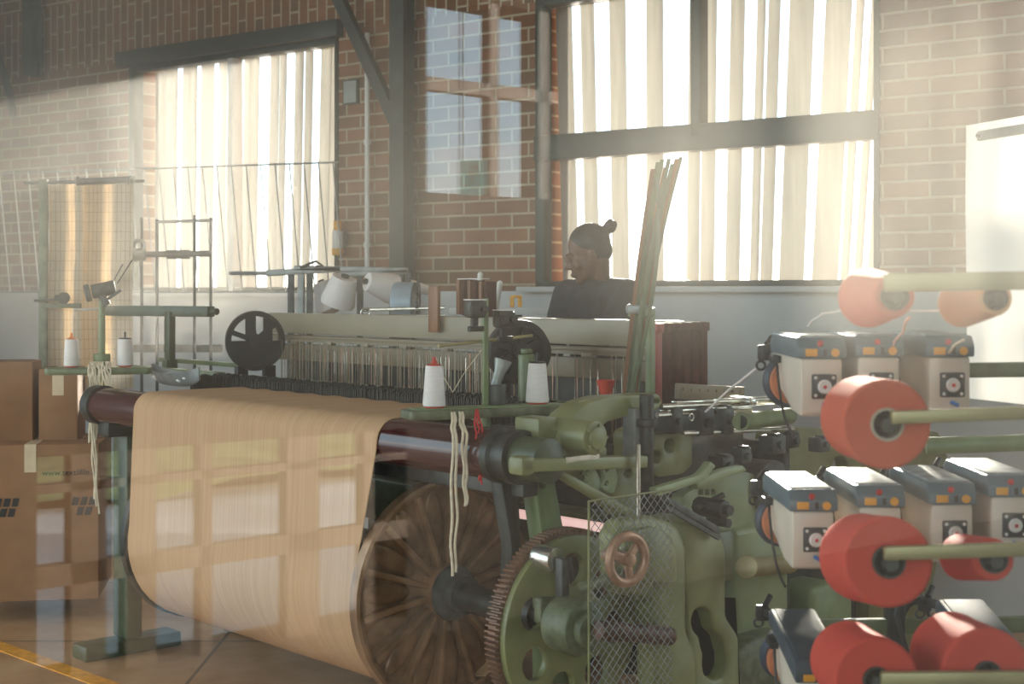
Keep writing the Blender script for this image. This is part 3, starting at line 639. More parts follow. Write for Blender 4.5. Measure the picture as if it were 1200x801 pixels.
PORT = rounded([(823,711),(832,716),(835,727),(838,738),(847,746),(850,757),(853,768),(853,783),(847,795),(836,797),(826,790),(824,778),(825,766),(822,757),(820,745),(813,738),(811,727),(814,716)],.3,2)
def loom_side():
    t = LOOM; X = .70
    # arm casting that reaches over the back rest
    arm = [(652,536),(655,512),(668,488),(688,472),(712,465),(772,461),(777,470),(772,480),(745,485),(712,494),(700,506),(699,520),(712,523),(712,540)]
    ply('arm_casting', .70, rounded(arm,.3), .09, M['greenmid'], t, [(757,470,4,3),(770,470,3,2.6)])
    p = le(677,511,.72); b = MB(); b.cyl((.60,p.y,p.z), (.79,p.y,p.z), .047, n=30, bev=.006); b.cyl((.79,p.y,p.z), (.80,p.y,p.z), .030, n=24, bev=.003)
    for k in range(5): a = 2*PI*k/5; b.cyl((.79,p.y+.036*math.cos(a),p.z+.036*math.sin(a)), (.797,p.y+.036*math.cos(a),p.z+.036*math.sin(a)), .005, n=10)
    b.build('bearing_cap', M['greenmid'], t)
    p = le(640,508,.66); b = MB(); b.box((.62,p.y,p.z), (.10,.075,.09), bev=.008); b.cyl((.66,p.y+.02,p.z-.0), (.685,p.y+.02,p.z), .012, n=14); b.build('bearing_block', M['greenmid'], t)
    # ledge bar and the frame plates below it
    p0, p1 = le(606,545,.76), le(752,540,.76)
    b = MB(); b.bar((.76,p0.y,p0.z), (.76,p1.y,p1.z), .05, .034, bev=.005); b.box((.755,p0.y+.02,p0.z-.002), (.06,.05,.05), bev=.012); b.build('ledge_bar', M['greenmid'], t)
    ply('worn_plate', .785, [(663,536),(702,531),(703,537),(664,542)], .008, M['steel'], t, bev=0)
    ply('frame_plate', .68, rounded([(652,548),(750,545),(752,612),(738,618),(706,590),(662,562)],.15), .03, M['greenmid'], t, [(686,548+6,5,5),(710,550,4,4),(736,555,4,5),(709,566,4,4)])
    ply('frame_rib', .71, rounded([(683,546),(697,546),(706,565),(700,582),(684,572),(691,560)],.3), .02, M['greenlight'], t, [(687,551,2.5,2.5)])
    ply('frame_rib', .71, rounded([(706,546),(722,546),(726,560),(720,580),(704,572),(709,560)],.3), .02, M['greenlight'], t, [(711,547+3,2.5,2.5),(711,566,2.5,2.5)])
    ply('brace_strut', .74, [(652,555),(662,551),(748,600),(742,610)], .03, M['greenmid'], t)
    # inclined leg
    ply('frame_leg', .54, [(624,550),(648,548),(668,660),(672,801),(640,801),(640,660)], .06, M['greenpale'], t, [(636,566,4,6)])
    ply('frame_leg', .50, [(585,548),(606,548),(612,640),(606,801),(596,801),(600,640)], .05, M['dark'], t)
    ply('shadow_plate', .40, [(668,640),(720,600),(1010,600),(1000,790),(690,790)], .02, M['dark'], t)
    # upright shaft with a pale pull rod
    p = le(758,520,.74); q = le(758,572,.74); b = MB(); b.cyl((.74,p.y,q.z), (.74,p.y,le(758,462,.74).z), .021, n=18, bev=.003); b.cyl((.74,p.y,le(758,500,.74).z), (.74,p.y,le(758,490,.74).z), .032, n=18, bev=.004); b.build('upright_shaft', M['dark'], t)
    p = le(748,560,.80); b = MB(); b.cyl((.80,p.y,le(748,640,.80).z), (.80,p.y,le(748,520,.80).z), .0065, n=10); b.build('pull_rod', M['steel'], t)
    p = le(752,508,.72); b = MB(); b.box((.70,p.y,p.z), (.05,.07,.15), bev=.006); b.cyl((.72,p.y,p.z), (.73,p.y,p.z), .016, n=16); b.build('guide_bracket', M['grey'], t)
    # pale green drum housing with two round openings
    ply('drum_housing', .62, rounded([(762,505),(805,500),(812,512),(812,545),(800,556),(766,560)],.3), .16, M['greenmid'], t, [(785,522,6,8),(770,535,5,8)])
    ply('drum_cover', .56, rounded([(756,500),(830,494),(872,500),(872,560),(760,575)],.2), .03, M['dark'], t)
    # levers
    ply('lever_arm', .80, rounded([(768,572),(800,562),(822,556),(834,540),(840,546),(828,562),(802,572),(772,582)],.3), .03, M['greenlight'], t)
    ply('lever_arm', .76, rounded([(815,563),(850,549),(872,545),(876,552),(850,560),(818,574)],.3), .03, M['greenlight'], t)
    ply('frame_web', .58, rounded([(800,580),(860,548),(900,560),(910,640),(800,640)],.12), .05, M['greenlight'], t, [(822,577,3,4),(829,577,3,4),(836,577,3,4),(822,586,3,4),(829,586,3,4),(836,586,3,4)])
    p0, p1 = le(778,584,.78), le(842,622,.78); b = MB(); b.bar(p0, p1, .02, .02, bev=.003); b.bar(p0+Vector((.0,.0,-.02)), p1+Vector((0,0,-.02)), .014, .012); b.build('link_rod', M['darkgrey'], t)
    p = le(835,595,.70); b = MB(); b.cyl((.64,p.y,p.z), (.75,p.y,p.z), .03, n=8, bev=.004); b.cyl((.75,p.y,p.z), (.77,p.y,p.z), .016, n=14); b.cyl((.66,p.y+.03,p.z-.045), (.74,p.y+.03,p.z-.045), .014, n=12); b.cyl((.68,p.y-.05,p.z), (.7,p.y+.05,p.z+.035), .01, n=8); b.build('star_wheel', M['dark'], t)
    # low tube, wiring and small fittings along the top of the side
    p0, p1 = le(868,494,.78), le(925,487,.60); b = MB(); b.cyl(p0, p1, .027, n=22); b.build('feed_tube', M['greenpale'], t)
    b = MB(); b.cyl(p0+Vector((.001,0,0)), p0-(p1-p0).normalized()*-.004+Vector((.002,0,0)), .02, n=18); b.build('tube_mouth', M['black'], t)
    for (px, py, w, h, d, mm) in ((783,492,.05,.075,.08,'dark'),(817,494,.07,.08,.08,'black'),(846,492,.05,.085,.06,'darkgrey'),(866,470,.04,.02,.12,'steel'),(905,520,.07,.06,.06,'darkgrey'),(925,515,.05,.05,.05,'dark'),(960,520,.06,.05,.05,'darkgrey'),(845,545,.06,.06,.06,'dark'),(868,533,.05,.05,.05,'darkgrey')):
        p = le(px,py,.66); b = MB(); b.box(p, (d,w,h), bev=.006); b.box(p+Vector((.01,.0,h/2)), (d*.7,w*.5,.012), bev=.003); b.cyl(p+Vector((d/2,0,0)), p+Vector((d/2+.012,0,0)), min(w,h)*.22, n=14); b.build('valve_block', M[mm], t)
    p = le(815,489,.72); b = MB(); b.torus((.705,p.y,p.z), .010, .0025, (1,0,0), 18, 8); b.build('valve_eyelet', M['steel'], t)
    b = MB()
    for (a, c_) in (((775,476),(905,470)),((770,486),(880,480)),((800,507),(930,502)),((838,470),(1000,462))):
        b.cyl(le(*a,.70), le(*c_,.62), .0075, n=10)
    b.build('guide_rods', M['steel'], t)
    b = MB()  # thin steel strips added to catch sun glints
    for (a, c_, w) in (((778,481),(830,479),.03),((838,478),(905,474),.025),((790,471),(850,469),.02),((905,470),(960,466),.03)): b.bar(le(*a,.68), le(*c_,.66), w, .006, bev=.001)
    b.build('glint_plate', M['steel'], t)
    p0, p1 = le(793,458,.55), le(870,462,.55)
    b = MB(); b.bar(p0, p1, .02, .05, bev=.003)
    for k in range(8): q = p0.lerp(p1, (k+.5)/8); b.cyl(q+Vector((.008,0,.008)), q+Vector((.014,0,.008)), .005, n=10)
    b.build('temple_rail', M['boardlow'], t)
    p0, p1 = le(700,455,.35), le(720,472,.35); b = MB(); b.lathe([(.018,0),(.030,.05),(.026,.05),(.014,.004)], ((p0+p1)/2), (0,0,1), 20); b.build('thread_cup', M['redplastic'], t)
    # gear cases
    def case(name, x0, x1, pts, mm, holes=(), bev=.018):
        def c(px, py): p = le(px, py, x1); return (p.y, p.z)
        
        b = MB(); b.plate([c(*p) for p in pts], [[c(*p) for p in h] for h in holes], x1-x0, ME(x0), bev=bev); o = b.build(name, M[mm], t, ang=50)
        return o
    case('gear_case', .77, .84, rounded([(720,628),(730,610),(768,604),(796,616),(806,640),(806,740),(818,765),(818,830),(766,830),(764,704),(722,694)],.2), 'greenmid')
    case('gear_case', .60, .76, rounded([(800,612),(822,606),(842,618),(851,640),(851,722),(866,745),(868,830),(812,830),(806,740)],.22), 'greenmid', [PORT], .010)
    case('port_shade', .70, .708, [(800,700),(862,700),(868,815),(812,815)], 'void', bev=0)  # black plate put in for the shade inside the opening
    case('case_lid', .84, .868, rounded([(732,640),(742,622),(768,616),(788,628),(794,650),(794,686),(735,680)],.25), 'greenmid', bev=.008)
    case('side_cover', .40, .62, rounded([(862,622),(905,612),(925,625),(925,745),(862,750)],.12), 'greenlight')
    case('lower_casting', .42, .70, rounded([(862,770),(885,748),(925,738),(945,760),(945,830),(862,830)],.3), 'greenworn')
    case('lower_casting', .30, .55, rounded([(950,690),(985,680),(1000,700),(1000,760),(950,770)],.3), 'greenpale')
    p0, p1 = le(876,664,.82), le(925,661,.62); b = MB(); b.cyl(p0, p1, .03, n=22); b.cyl(p0, p0+(p0-p1).normalized()*.012, .034, n=22, bev=.003); b.build('stub_shaft', M['peg'], t)
    # hand wheel on the gear case
    p = le(735,655,.92); b = MB(); b.torus(p, .062, .013, (1,-.1,0), 36, 12); ax = Vector((1,-.1,0)).normalized()
    for k in range(3):
        a = 2*PI*k/3+.7; d = Vector((0,1,0))*math.cos(a)+Vector((0,0,1))*math.sin(a); b.bar(p, p+d*.058, .022, .012, bev=.003, up=ax)
    b.cyl(p-ax*.09, p+ax*.018, .018, n=18, bev=.003); b.build('hand_wheel', M['rust'], t)
    # drive shaft, collar and clutch behind the mesh
    p = le(692,735,.80); b = MB(); b.cyl((.70,p.y-.02,p.z), (.80,p.y-.02,p.z), .075, n=32, bev=.008); b.cyl((.80,p.y-.02,p.z), (.83,p.y-.02,p.z), .05, n=28, bev=.006); b.build('clutch_drum', M['greenworn'], t)
    p0, p1 = le(700,738,.86), le(786,745,.86); b = MB(); b.cyl(p0, p1, .026, n=20, bev=.006); b.build('drive_shaft', M['darkrust'], t)
    p0, p1 = le(680,690,.78), le(730,672,.86); b = MB(); b.cyl(p0, p1, .016, n=14); b.build('crank_rod', M['greenworn'], t)
    p = le(647,655,.66); b = MB(); b.cyl((.60,p.y,p.z), (.68,p.y,p.z), .036, n=28, bev=.008); b.build('let_off_knob', M['steel'], t); b = MB(); b.box((.70,p.y,p.z-.055), (.03,.03,.13), bev=.006); b.build('let_off_lever', M['darkgrey'], t)
    ply('pawl_plate', .69, rounded([(634,700),(662,700),(660,735),(634,732)],.2), .03, M['greenworn'], t)
    # mesh guard of crossed wires in a thin frame
    def mp(px, py): return le(px, py, .885 if px < 1 else .885)
    b = MB(); P4 = [le(690,600,.90), le(790,580,.90), le(790,830,.90), le(690,830,.90)]
    y0, y1 = P4[0].y, P4[1].y; z0, z1 = P4[2].z, le(740,580,.90).z
    ylo, yhi = min(y0,y1), max(y0,y1); st = .027; k = ylo-(z1-z0)
    while k < yhi:
        for sg in (1,-1):
            a = []
            for tt in range(0, 41):
                z = z0+(z1-z0)*tt/40; y = k+(z-z0) if sg > 0 else k+(z1-z)
                if ylo <= y <= yhi: a.append((y,z))
            if len(a) > 1: b.tube([(.90+.0012*sg, a[0][0], a[0][1]), (.90+.0012*sg, a[-1][0], a[-1][1])], .0011, 5)
        k += st
    mg = b.build('mesh_guard', M['grey'], t)
    b = MB()
    for (a, c_) in (((ylo,z0),(ylo,z1)),((ylo,z1),(yhi,z1))): b.cyl((.90,a[0],a[1]), (.90,c_[0],c_[1]), .003, n=10)
    b.build('guard_frame', M['greenmid'], mg)
    # rear side frame towards the far right
    b = MB(); q = le(1005,560,.35)
    ply('rear_frame', .36, rounded([(900,500),(1100,505),(1120,560),(1090,700),(1070,830),(1010,830),(1020,690),(960,620),(900,640)],.1), .06, M['greenmid'], t, [(985,545,9,11),(1020,560,9,12)])
    # pale tubes reaching out to the right
    for (a, c_) in (((1085,524),(1240,517)),((1090,508),(1240,503))): pass
# ------------------------------------------------------------------ small things on and around the loom
def cone(name, label, loc, h, r0, r1, tip, mm='yarnwhite', group='white yarn cones on the loom'):
    """an upright cone of yarn on its stand"""
    t = thing(name, label, 'yarn cone', loc, 0, group)
    b = MB(); b.lathe([(r0*.7,0),(r0*.97,0),(r0,.004),(r1,h-.004),(r1*.94,h),(r1*.5,h)], (0,0,.006), (0,0,1), 32); b.build('wound_yarn', M[mm], t)
    MB().lathe([(r0*.8,0),(r0*.86,.002),(r0*.86,.005),(r0*.8,.007)], (0,0,0), (0,0,1), 28).build('cone_base', M['redplastic'], t)
    if tip == 'pin':
        MB().lathe([(r1*.85,0),(r1*.9,.005),(.004,.006),(.004,.028),(.003,.03)], (0,0,h+.006), (0,0,1), 18).build('pin', M['dark'], t)
    else:
        MB().lathe([(r1*.75,0),(r1*.8,.003),(r1*.36,.006),(r1*.32,.012),(r1*.22,.016),(r1*.18,.025),(.0015,.026)], (0,0,h+.006), (0,0,1), 22).build('cone_tip', M[tip], t)
    return t
def strand(name, label, pts_list, r, m, seed=1, group=None):
    """a hank of loose yarn hanging in several strands"""
    b = MB(); rr = random.Random(seed)
    for pts in pts_list:
        ps = []
        for a, c in zip(pts, pts[1:]):
            for k in range(8): ps.append(Vector(a).lerp(Vector(c), k/8))
        ps.append(Vector(pts[-1])); ph = rr.uniform(0,6)
        ps = [p+Vector((.0025*math.sin(i*.9+ph), .0025*math.cos(i*1.1+ph), 0)) for i, p in enumerate(ps)]
        b.tube(ps, r, 7)
    return tag(b.build(name, m), label, 'yarn', group)

def loom_top():
    # the yarn stand over the near end of the back rest
    o = W(573,479,4.13); rz = math.atan2(.22,.48)
    st = thing('yarn_stand', 'green yarn stand above the near end of the dark red roller, carrying two white cones', 'yarn stand', o, rz)
    b = MB(); out = rounded([(-.255,-.05),(-.20,-.062),(.20,-.055),(.262,-.03),(.262,.03),(.2,.055),(-.2,.062),(-.255,.05)],.3); b.plate(out, [], .026, Matrix.Translation((0,0,-.02)), bev=.006)
    b.build('stand_plate', M['greenworn'], st)
    MB().box((0,0,.0075), (.46,.07,.004), bev=.001).build('lint_strip', M['greenpale'], st)
    b = MB(); b.bar((-.005,.015,.0), (-.005,.015,.315), .016, .016, bev=.003); b.cyl((-.005,.015,-.05), (-.005,.015,0), .014, n=14); b.bar((0,.02,-.035), (.08,.34,-.035), .03, .025, bev=.003); b.build('post', M['greenpale'], st)
    for k, (dx, z) in enumerate(((-.045,.285),(.045,.255))):
        b = MB(); b.box((dx,-.005,z), (.055,.06,.05), bev=.012); b.cyl((dx-.018,-.035,z), (dx-.018,-.052,z), .014, n=16, bev=.002); b.cyl((dx+.014,-.035,z), (dx+.014,-.048,z), .010, n=14)
        b.box((dx,-.0,z-.036), (.016,.02,.03)); b.box((dx+.0,-.01,z-.056), (.045,.02,.016), bev=.003); h = b.build('tension_head', M['dark'], st)
        MB().box((dx,-.005,z+.026), (.05,.05,.003)).build('lint', M['yarnwhite'], h)
    MB().cyl((-.155,.0,.182), (.165,.06,.205), .0048, n=10).build('guide_rod', M['peg'], st)
    b = MB(); b.lathe([(.002,0),(.030,0),(.032,.006),(.031,.058),(.027,.060),(.026,.012),(.002,.01)], (.035,.03,.008), (0,0,1), 26); b.build('oil_cup', M['darkgrey'], st)
    b = MB(); b.lathe([(.012,0),(.014,.0),(.016,.05),(.026,.085),(.024,.087),(.013,.052)], (.03,.03,.055), (.35,0,1), 18); b.build('cup_funnel', M['grey'], st)
    R = Matrix.Rotation(rz, 4, 'Z')
    def at(x, y, z=.009): return Vector(o)+(R @ Vector((x,y,z)))
    cone('yarn_cone', 'white yarn cone with a red tip above the bare end of the dark red roller', at(-.168,-.002), .112, .0325, .025, 'redplastic')
    cone('yarn_cone', 'white yarn cone beside the dark cup, standing before the dark disc wheel', at(.155,.005), .112, .034, .026, 'pin')
    p = at(.14,-.0,.125)
    strand('yarn_thread', 'single thread slanting from the red-tipped cone up to the guide rod', [[at(-.168,0,.155), at(-.11,.01,.05), at(0,.02,.19)]], .0012, M['yarncream'])
    # loose ends hanging in front
    strand('yarn_strands', 'cream yarn tails hanging from the stand in front of the flange', [[at(-.14,-.06,.0), at(-.142,-.075,-.06), at(-.146,-.075,-.28), at(-.145,-.075,-.45)], [at(-.132,-.062,.0), at(-.134,-.077,-.06), at(-.132,-.08,-.28), at(-.136,-.076,-.44)],
        [at(-.118,-.06,.0), at(-.115,-.078,-.05), at(-.112,-.08,-.16), at(-.106,-.078,-.26)], [at(-.11,-.06,.0), at(-.104,-.08,-.06), at(-.104,-.08,-.18), at(-.102,-.08,-.255)]], .0042, M['yarncream'], 2, 'yarn tails hanging from the yarn stand')
    strand('yarn_strands', 'short red yarn tails hanging from the stand beside the cream ones', [[at(-.068,-.06,.004), at(-.078,-.085,-.07), at(-.074,-.088,-.14), at(-.066,-.086,-.19)], [at(-.06,-.06,.006), at(-.056,-.086,-.07), at(-.064,-.088,-.14), at(-.058,-.086,-.20)], [at(-.065,-.062,.006), at(-.068,-.078,-.02), at(-.066,-.08,-.06)]], .003, M['yarnred'], 3, 'yarn tails hanging from the yarn stand')
    # pack of wooden reeds hung over the cream shaft
    p = lx(509,362,.655)
    hp = thing('heddle_pack', 'pack of brown wooden battens hung over the cream shaft', 'battens', L2W((p.x,.655,1.26)), LROT)
    z0 = lx(509,389,.655).z-1.26; z1 = lx(509,335,.655).z-1.26
    MB().box((0,0,(z0+z1)/2), (.058,.016,z1-z0), bev=.003).build('long_batten', M['wood'], hp)
    for k in range(6):
        x = .05+.026*k; MB().box((x,.10+.006*k,.165-.002*k), (.017,.05,.135+.004*(k%2)), bev=.002).build('batten', M['redwood'] if k%2 else M['wood'], hp)
    b = MB(); b.box((.11,.105,.234), (.14,.045,.004), bev=.001); b.build('lint', M['yarnwhite'], hp)
    # two clear tubes standing behind it
    for k, ((px,py,qx,qy), lab) in enumerate((((572,352,563+1,322),'slim pale tube leaning upright behind the loom, nearer the wooden battens'), ((590,355,586,332),'slim pale tube leaning upright behind the loom, nearer the seated weaver'))):
        pass
    for k, (a, c_, lab) in enumerate((((553,372),(563,322),'slim pale rod standing behind the loom, nearer the wooden battens'), ((578,372),(586,332),'slim pale rod standing behind the loom, nearer the seated weaver'))):
        b = MB(); p0, p1 = L2W(lx(*a,.95)), L2W(lx(*c_,.95)); p0 = p0-(p1-p0).normalized()*.1; b.tube([p0, p0.lerp(p1,.5)+Vector((.004,0,0)), p1], .011, 12); b.sph(p1, .012); tag(b.build('upright_rod', M['whiteplastic']), lab, 'rod', 'pale rods behind the loom')
    # tall bundle of laminate strips tied to the green post
    q = lx(742,455,.42)
    base = L2W((q.x,.42,1.04)); sb = thing('strip_bundle', 'tall fan of long green laminate strips leaning out of the loom beside the weaver', 'strip bundle', base)
    r = random.Random(5); tops = [(765,198),(771,190),(776,187),(780,196),(784,186),(788,192),(793,186),(798,184),(770,206)]
    for k, (tx, ty) in enumerate(tops):
        bx = 731+2.3*k if k < 8 else 738; dep = .40+.02*(k%4)
        p0, p1 = L2W(lx(bx,462,dep))-base, L2W(lx(tx,ty,dep))-base
        mid = L2W(lx(746+2.6*k,330,dep))-base
        pts = []
        for i in range(15):
            u = i/14; pts.append(p0*(1-u)**2+(mid*2-(p0+p1)/2)*2*u*(1-u)+p1*u*u)
        b = MB(); vd = Vector((.1,1,0)).normalized(); wd = Vector((1,-.1,0)).normalized(); hw, th = .0062, .0022
        bm = b.bm; prev = None
        for p in pts:
            ring = [bm.verts.new(p+wd*hw*s1+vd*th*s2) for s1, s2 in ((-1,-1),(1,-1),(1,1),(-1,1))]
            if prev:
                for i in range(4): bm.faces.new((prev[i], prev[(i+1)%4], ring[(i+1)%4], ring[i]))
            else: bm.faces.new(ring[::-1])
            prev = ring
        bm.faces.new(prev); bmesh.ops.recalc_face_normals(bm, faces=bm.faces)
        b.build('laminate_strip', M['strip'] if k % 3 else M['wood'], sb)
    p = L2W(lx(748,362,.43))-base; MB().box(p, (.075,.06,.03), bev=.008).build('tie_band', M['grey'], sb)

def left_side():
    # card sheets hanging in a frame
    Y = 7.35; o = W(52,440,Y); o.z = 0
    def q(px, py, dy=0): p = W(px,py,Y+dy); return p-o
    fr = thing('hanging_stand', 'thin steel frame at the far left that the pale card sheets hang from', 'stand', o)
    b = MB(); p = q(51,210); b.bar((p.x,0,0), (p.x,0,p.z), .03, .04, bev=.003); b.box((p.x,0,.015), (.16,.22,.03), bev=.005); b.build('post', M['greenworn'], fr)
    zz = q(51,212).z
    b = MB(); b.cyl(q(28,214), q(170,212), .008, n=12); b.cyl(q(90,213), q(158,210), .018, n=16); b.torus(q(91,212), .018, .006, (1,0,0), 18, 8); b.torus(q(152,211), .018, .006, (1,0,0), 18, 8); b.build('top_rod', M['darkgrey'], fr)
    b = MB(); b.cyl(q(40,352,-.05), q(78,351,-.05), .006, n=10); b.cyl(q(75,349,-.06), q(75,349,-.04), .03, n=16); b.cyl(q(67,349,-.055), q(67,349,-.045), .016, n=12); b.build('tension_disc', M['dark'], fr)
    b = MB(); b.bar(q(50,358,-.02), q(95,358,-.02), .03, .024, bev=.002); b.build('side_arm', M['greenworn'], fr)
    for k, (a, c_, lab) in enumerate(((57,98,'pale ruled card sheet nearest the frame post, hanging at the far left'),(94,156,'sunlit pale card sheet hanging at the far left, away from the frame post'))):
        b = MB()
        def fn(u, v):
            px = a+(c_-a)*u; py = 216+(455-216)*v; p = W(px, py, Y+.02+.05*k); return (p.x-o.x, p.y-o.y+.02*math.sin(u*5+k)+.012*math.sin(v*7+k), p.z)
        b.grid(fn, 16, 40).solid(.0016); mm = card_mat()
        s = tag(b.build('card_sheet', mm, loc=o), lab, 'card sheet', 'card sheets in the hanging frame')
    # yarn stand at the loom's far end
    o = W(115,432,5.95); rz = .12
    st = thing('yarn_stand', 'green yarn stand at the far end of the loom, before the hanging card sheets', 'yarn stand', o, rz)
    b = MB(); b.plate(rounded([(-.21,-.05),(-.0,-.06),(.21,-.03),(.21,.03),(0,.06),(-.21,.05)],.3), [], .028, Matrix.Translation((0,0,-.022)), bev=.006); b.build('stand_plate', M['green'], st)
    b = MB(); b.cyl((.01,.03,-.25), (.01,.03,.30), .014, n=16); b.lathe([(.014,0),(.034,0),(.036,.01),(.034,.03),(.014,.03)], (.01,.03,.03), (0,0,1), 20); b.build('post', M['greenpale'], st)
    b = MB(); b.cyl((-.03,.03,.315), (.06,.05,.335), .03, n=20, bev=.004); b.cyl((-.035,.02,.313), (-.055,.015,.308), .036, n=22, bev=.003); b.cyl((.03,.03,.26), (.01,.03,.30), .018, n=14); b.bar((.02,.02,.275), (.09,.03,.325), .02, .012, bev=.002); b.build('tension_head', M['darkgrey'], st)
    MB().cyl((.0,.03,.245), (-.095,-.02,.243), .005, n=10).build('guide_rod', M['whiteplastic'], st)
    b = MB(); b.cyl((.05,.04,.35), (.09,.06,.43), .0025, n=8); b.cyl((.07,.04,.35), (.13,.06,.45), .0025, n=8); b.build('feeler_wire', M['dark'], st)
    R = Matrix.Rotation(rz, 4, 'Z'); at = lambda x, y, z=.008: Vector(o)+(R @ Vector((x,y,z)))
    cone('yarn_cone', 'white yarn cone with a glowing orange tip, at the far left end of the loom', at(-.105,-.005), .108, .031, .026, 'orangeplastic', group='white yarn cones on the loom')
    cone('yarn_cone', 'white yarn cone with a thin dark pin, before the card sheets at the far left', at(.108,.0), .108, .033, .029, 'pin', group='white yarn cones on the loom')
    strand('yarn_thread', 'fine thread rising from the orange-tipped cone to the white rod', [[at(-.105,0,.15), at(-.092,-.015,.243)]], .0016, M['yarnwhite'])
    # hank of cream waste yarn over the stand
    ls = []; r = random.Random(8)
    for k in range(16):
        x = r.uniform(-.03,.06); ls.append([at(x,-.03,.03), at(x+r.uniform(-.02,.03),-.075,.0), at(x+.02+r.uniform(-.02,.02),-.08,-.10), at(x+.01+r.uniform(-.02,.02),-.08,-.20-r.uniform(0,.1))])
    for k in range(3): ls.append([at(-.03+.006*k,-.06,.02), at(-.02+.006*k,-.085,-.05), at(-.01+.006*k,-.09,-.3), at(-.0+.008*k,-.09,-.52-.03*k)])
    strand('yarn_hank', 'cream hank of waste yarn draped over the far left yarn stand', ls, .0035, M['yarncream'], 6)
    # pirn tray with lint
    p = lx(195,462,.02)
    tr = thing('shuttle_tray', 'small boat-shaped tray of lint behind the dark red roller', 'tray', L2W((p.x,.06,1.06)), LROT)
    def fn(u, v):
        a = (u-.5)*2; w = .055*(1-abs(a)**2.2)+.004; return (a*.19, (v-.5)*2*w, .055*(abs((v-.5)*2)**2)*(1)+.03*abs(a)**3)
    MB().grid(fn, 24, 10).solid(.004).build('tray', M['grey'], tr)
    b = MB(); r = random.Random(2)
    for k in range(26): x = r.uniform(-.13,.13); b.sph((x, r.uniform(-.02,.02), .032+r.uniform(-.006,.012)), r.uniform(.012,.024), (1.3,1,.6), (0,0,r.uniform(0,3)), 10, 7)
    b.build('lint', M['yarnwhite'], tr)
    # cardboard boxes
    def carton(name, label, px0, px1, pyb, pyt, Y, depth, rz, seed, big):
        p0, p1 = W(px0,pyb,Y), W(px1,pyb,Y); w = (p1-p0).length; h = W(px0,pyt,Y).z-p0.z
        t = thing(name, label, 'box', ((p0.x+p1.x)/2, Y, max(0,p0.z)), rz, 'cardboard boxes beside the loom')
        b = MB(); b.box((0,depth/2,h/2), (w,depth,h), bev=.006); b.build('carton_body', M['card'], t)
        b = MB(); b.box((0,depth/2,h+.001), (.05,depth+.004,.002)); b.box((0,-.0015,h-.06), (.05,.002,.12)); b.build('packing_tape', M['tape'], t)
        b = MB(); b.box((0,depth/2-.0,h+.0015), (w*.96,.004,.002)); b.build('flap_seam', M['ink'], t)
        return t, w, h
    t1, w1, h1 = carton('cardboard_box', 'big brown cardboard box with black lettering on the floor at the far left', -42, 113, 704, 521, 6.35, .5, .16, 1, True)
    txt('box_lettering', 'www.textilfile.it', t1, (.165,-.004,h1-.135), .036, M['ink'])
    txt('box_lettering', 'italy', t1, (-.27,-.004,.04), .06, M['ink'])
    b = MB()      # three slanted bars in two rows
    for sx in (-.135, .19):
        for i, (dx, dz) in enumerate(((0,0),(.036,0),(.072,0),(.02,-.044),(.056,-.044))):
            x, z = sx+dx, h1-.25+dz+.0; MM = Matrix(((1,0,0,0),(0,0,-1,-.001),(0,1,0,0),(0,0,0,1))); b.plate([(x-.016,z-.018),(x+.010,z-.018),(x+.018,z+.018),(x-.008,z+.018)], [], .002, MM)
    b.build('printed_mark', M['ink'], t1)
    t2, w2, h2 = carton('cardboard_box', 'tall cardboard box standing on the lettered box at the far left', -75, 36, 520, 424, 6.50, .26, .16, 2, False)
    t3, w3, h3 = carton('cardboard_box', 'narrow cardboard box standing beside the tall one on the lettered box', 46, 90, 520, 432, 6.56, .28, .16, 3, False)

def card_mat():
    """pale sheet ruled with a fine grid"""
    if 'ruled_card' in bpy.data.materials: return bpy.data.materials['ruled_card']
    m = mat('ruled_card', (.72,.60,.44,1), .8, 0, .06, 5, trans=.45); nt = m.node_tree; N = nt.nodes; K = nt.links
    tc = N.new('ShaderNodeTexCoord'); sx = N.new('ShaderNodeSeparateXYZ'); K.new(tc.outputs['Object'], sx.inputs[0])
    cb = N.new('ShaderNodeCombineXYZ'); K.new(sx.outputs[0], cb.inputs[0]); K.new(sx.outputs[2], cb.inputs[1])
    bk = N.new('ShaderNodeTexBrick'); bk.offset = 0; K.new(cb.outputs[0], bk.inputs['Vector']); bk.inputs['Scale'].default_value = 1
    bk.inputs['Brick Width'].default_value = .022; bk.inputs['Row Height'].default_value = .05; bk.inputs['Mortar Size'].default_value = .0016
    bk.inputs['Color1'].default_value = (1,1,1,1); bk.inputs['Color2'].default_value = (.95,.95,.95,1); bk.inputs['Mortar'].default_value = (.72,.66,.58,1)
    mx = N.new('ShaderNodeMixRGB'); mx.blend_type = 'MULTIPLY'; mx.inputs[0].default_value = 1
    src = [l for l in nt.links if l.to_node.type == 'BSDF_PRINCIPLED' and l.to_socket.name == 'Base Color'][0].from_socket
    K.new(src, mx.inputs[1]); K.new(bk.outputs['Color'], mx.inputs[2])
    for n in N:
        if n.type == 'BSDF_PRINCIPLED': K.new(mx.outputs[0], n.inputs['Base Color'])
        if n.type == 'BSDF_TRANSLUCENT': K.new(mx.outputs[0], n.inputs['Color'])
    return m
def txt(name, body, parent, loc, size, m, rz=0):
    """printed lettering as thin mesh"""
    cu = bpy.data.curves.new(name, 'FONT'); cu.body = body; cu.size = size; cu.extrude = .0006; cu.align_x = 'CENTER'
    o = bpy.data.objects.new(name, cu); C.objects.link(o); bpy.context.view_layer.update()
    me = bpy.data.meshes.new_from_object(o.evaluated_get(bpy.context.evaluated_depsgraph_get())); bpy.data.objects.remove(o)
    me.materials.clear(); me.materials.append(m); q = bpy.data.objects.new(name, me); C.objects.link(q); q.parent = parent; q.location = loc; q.rotation_euler = (PI/2,0,rz); return q

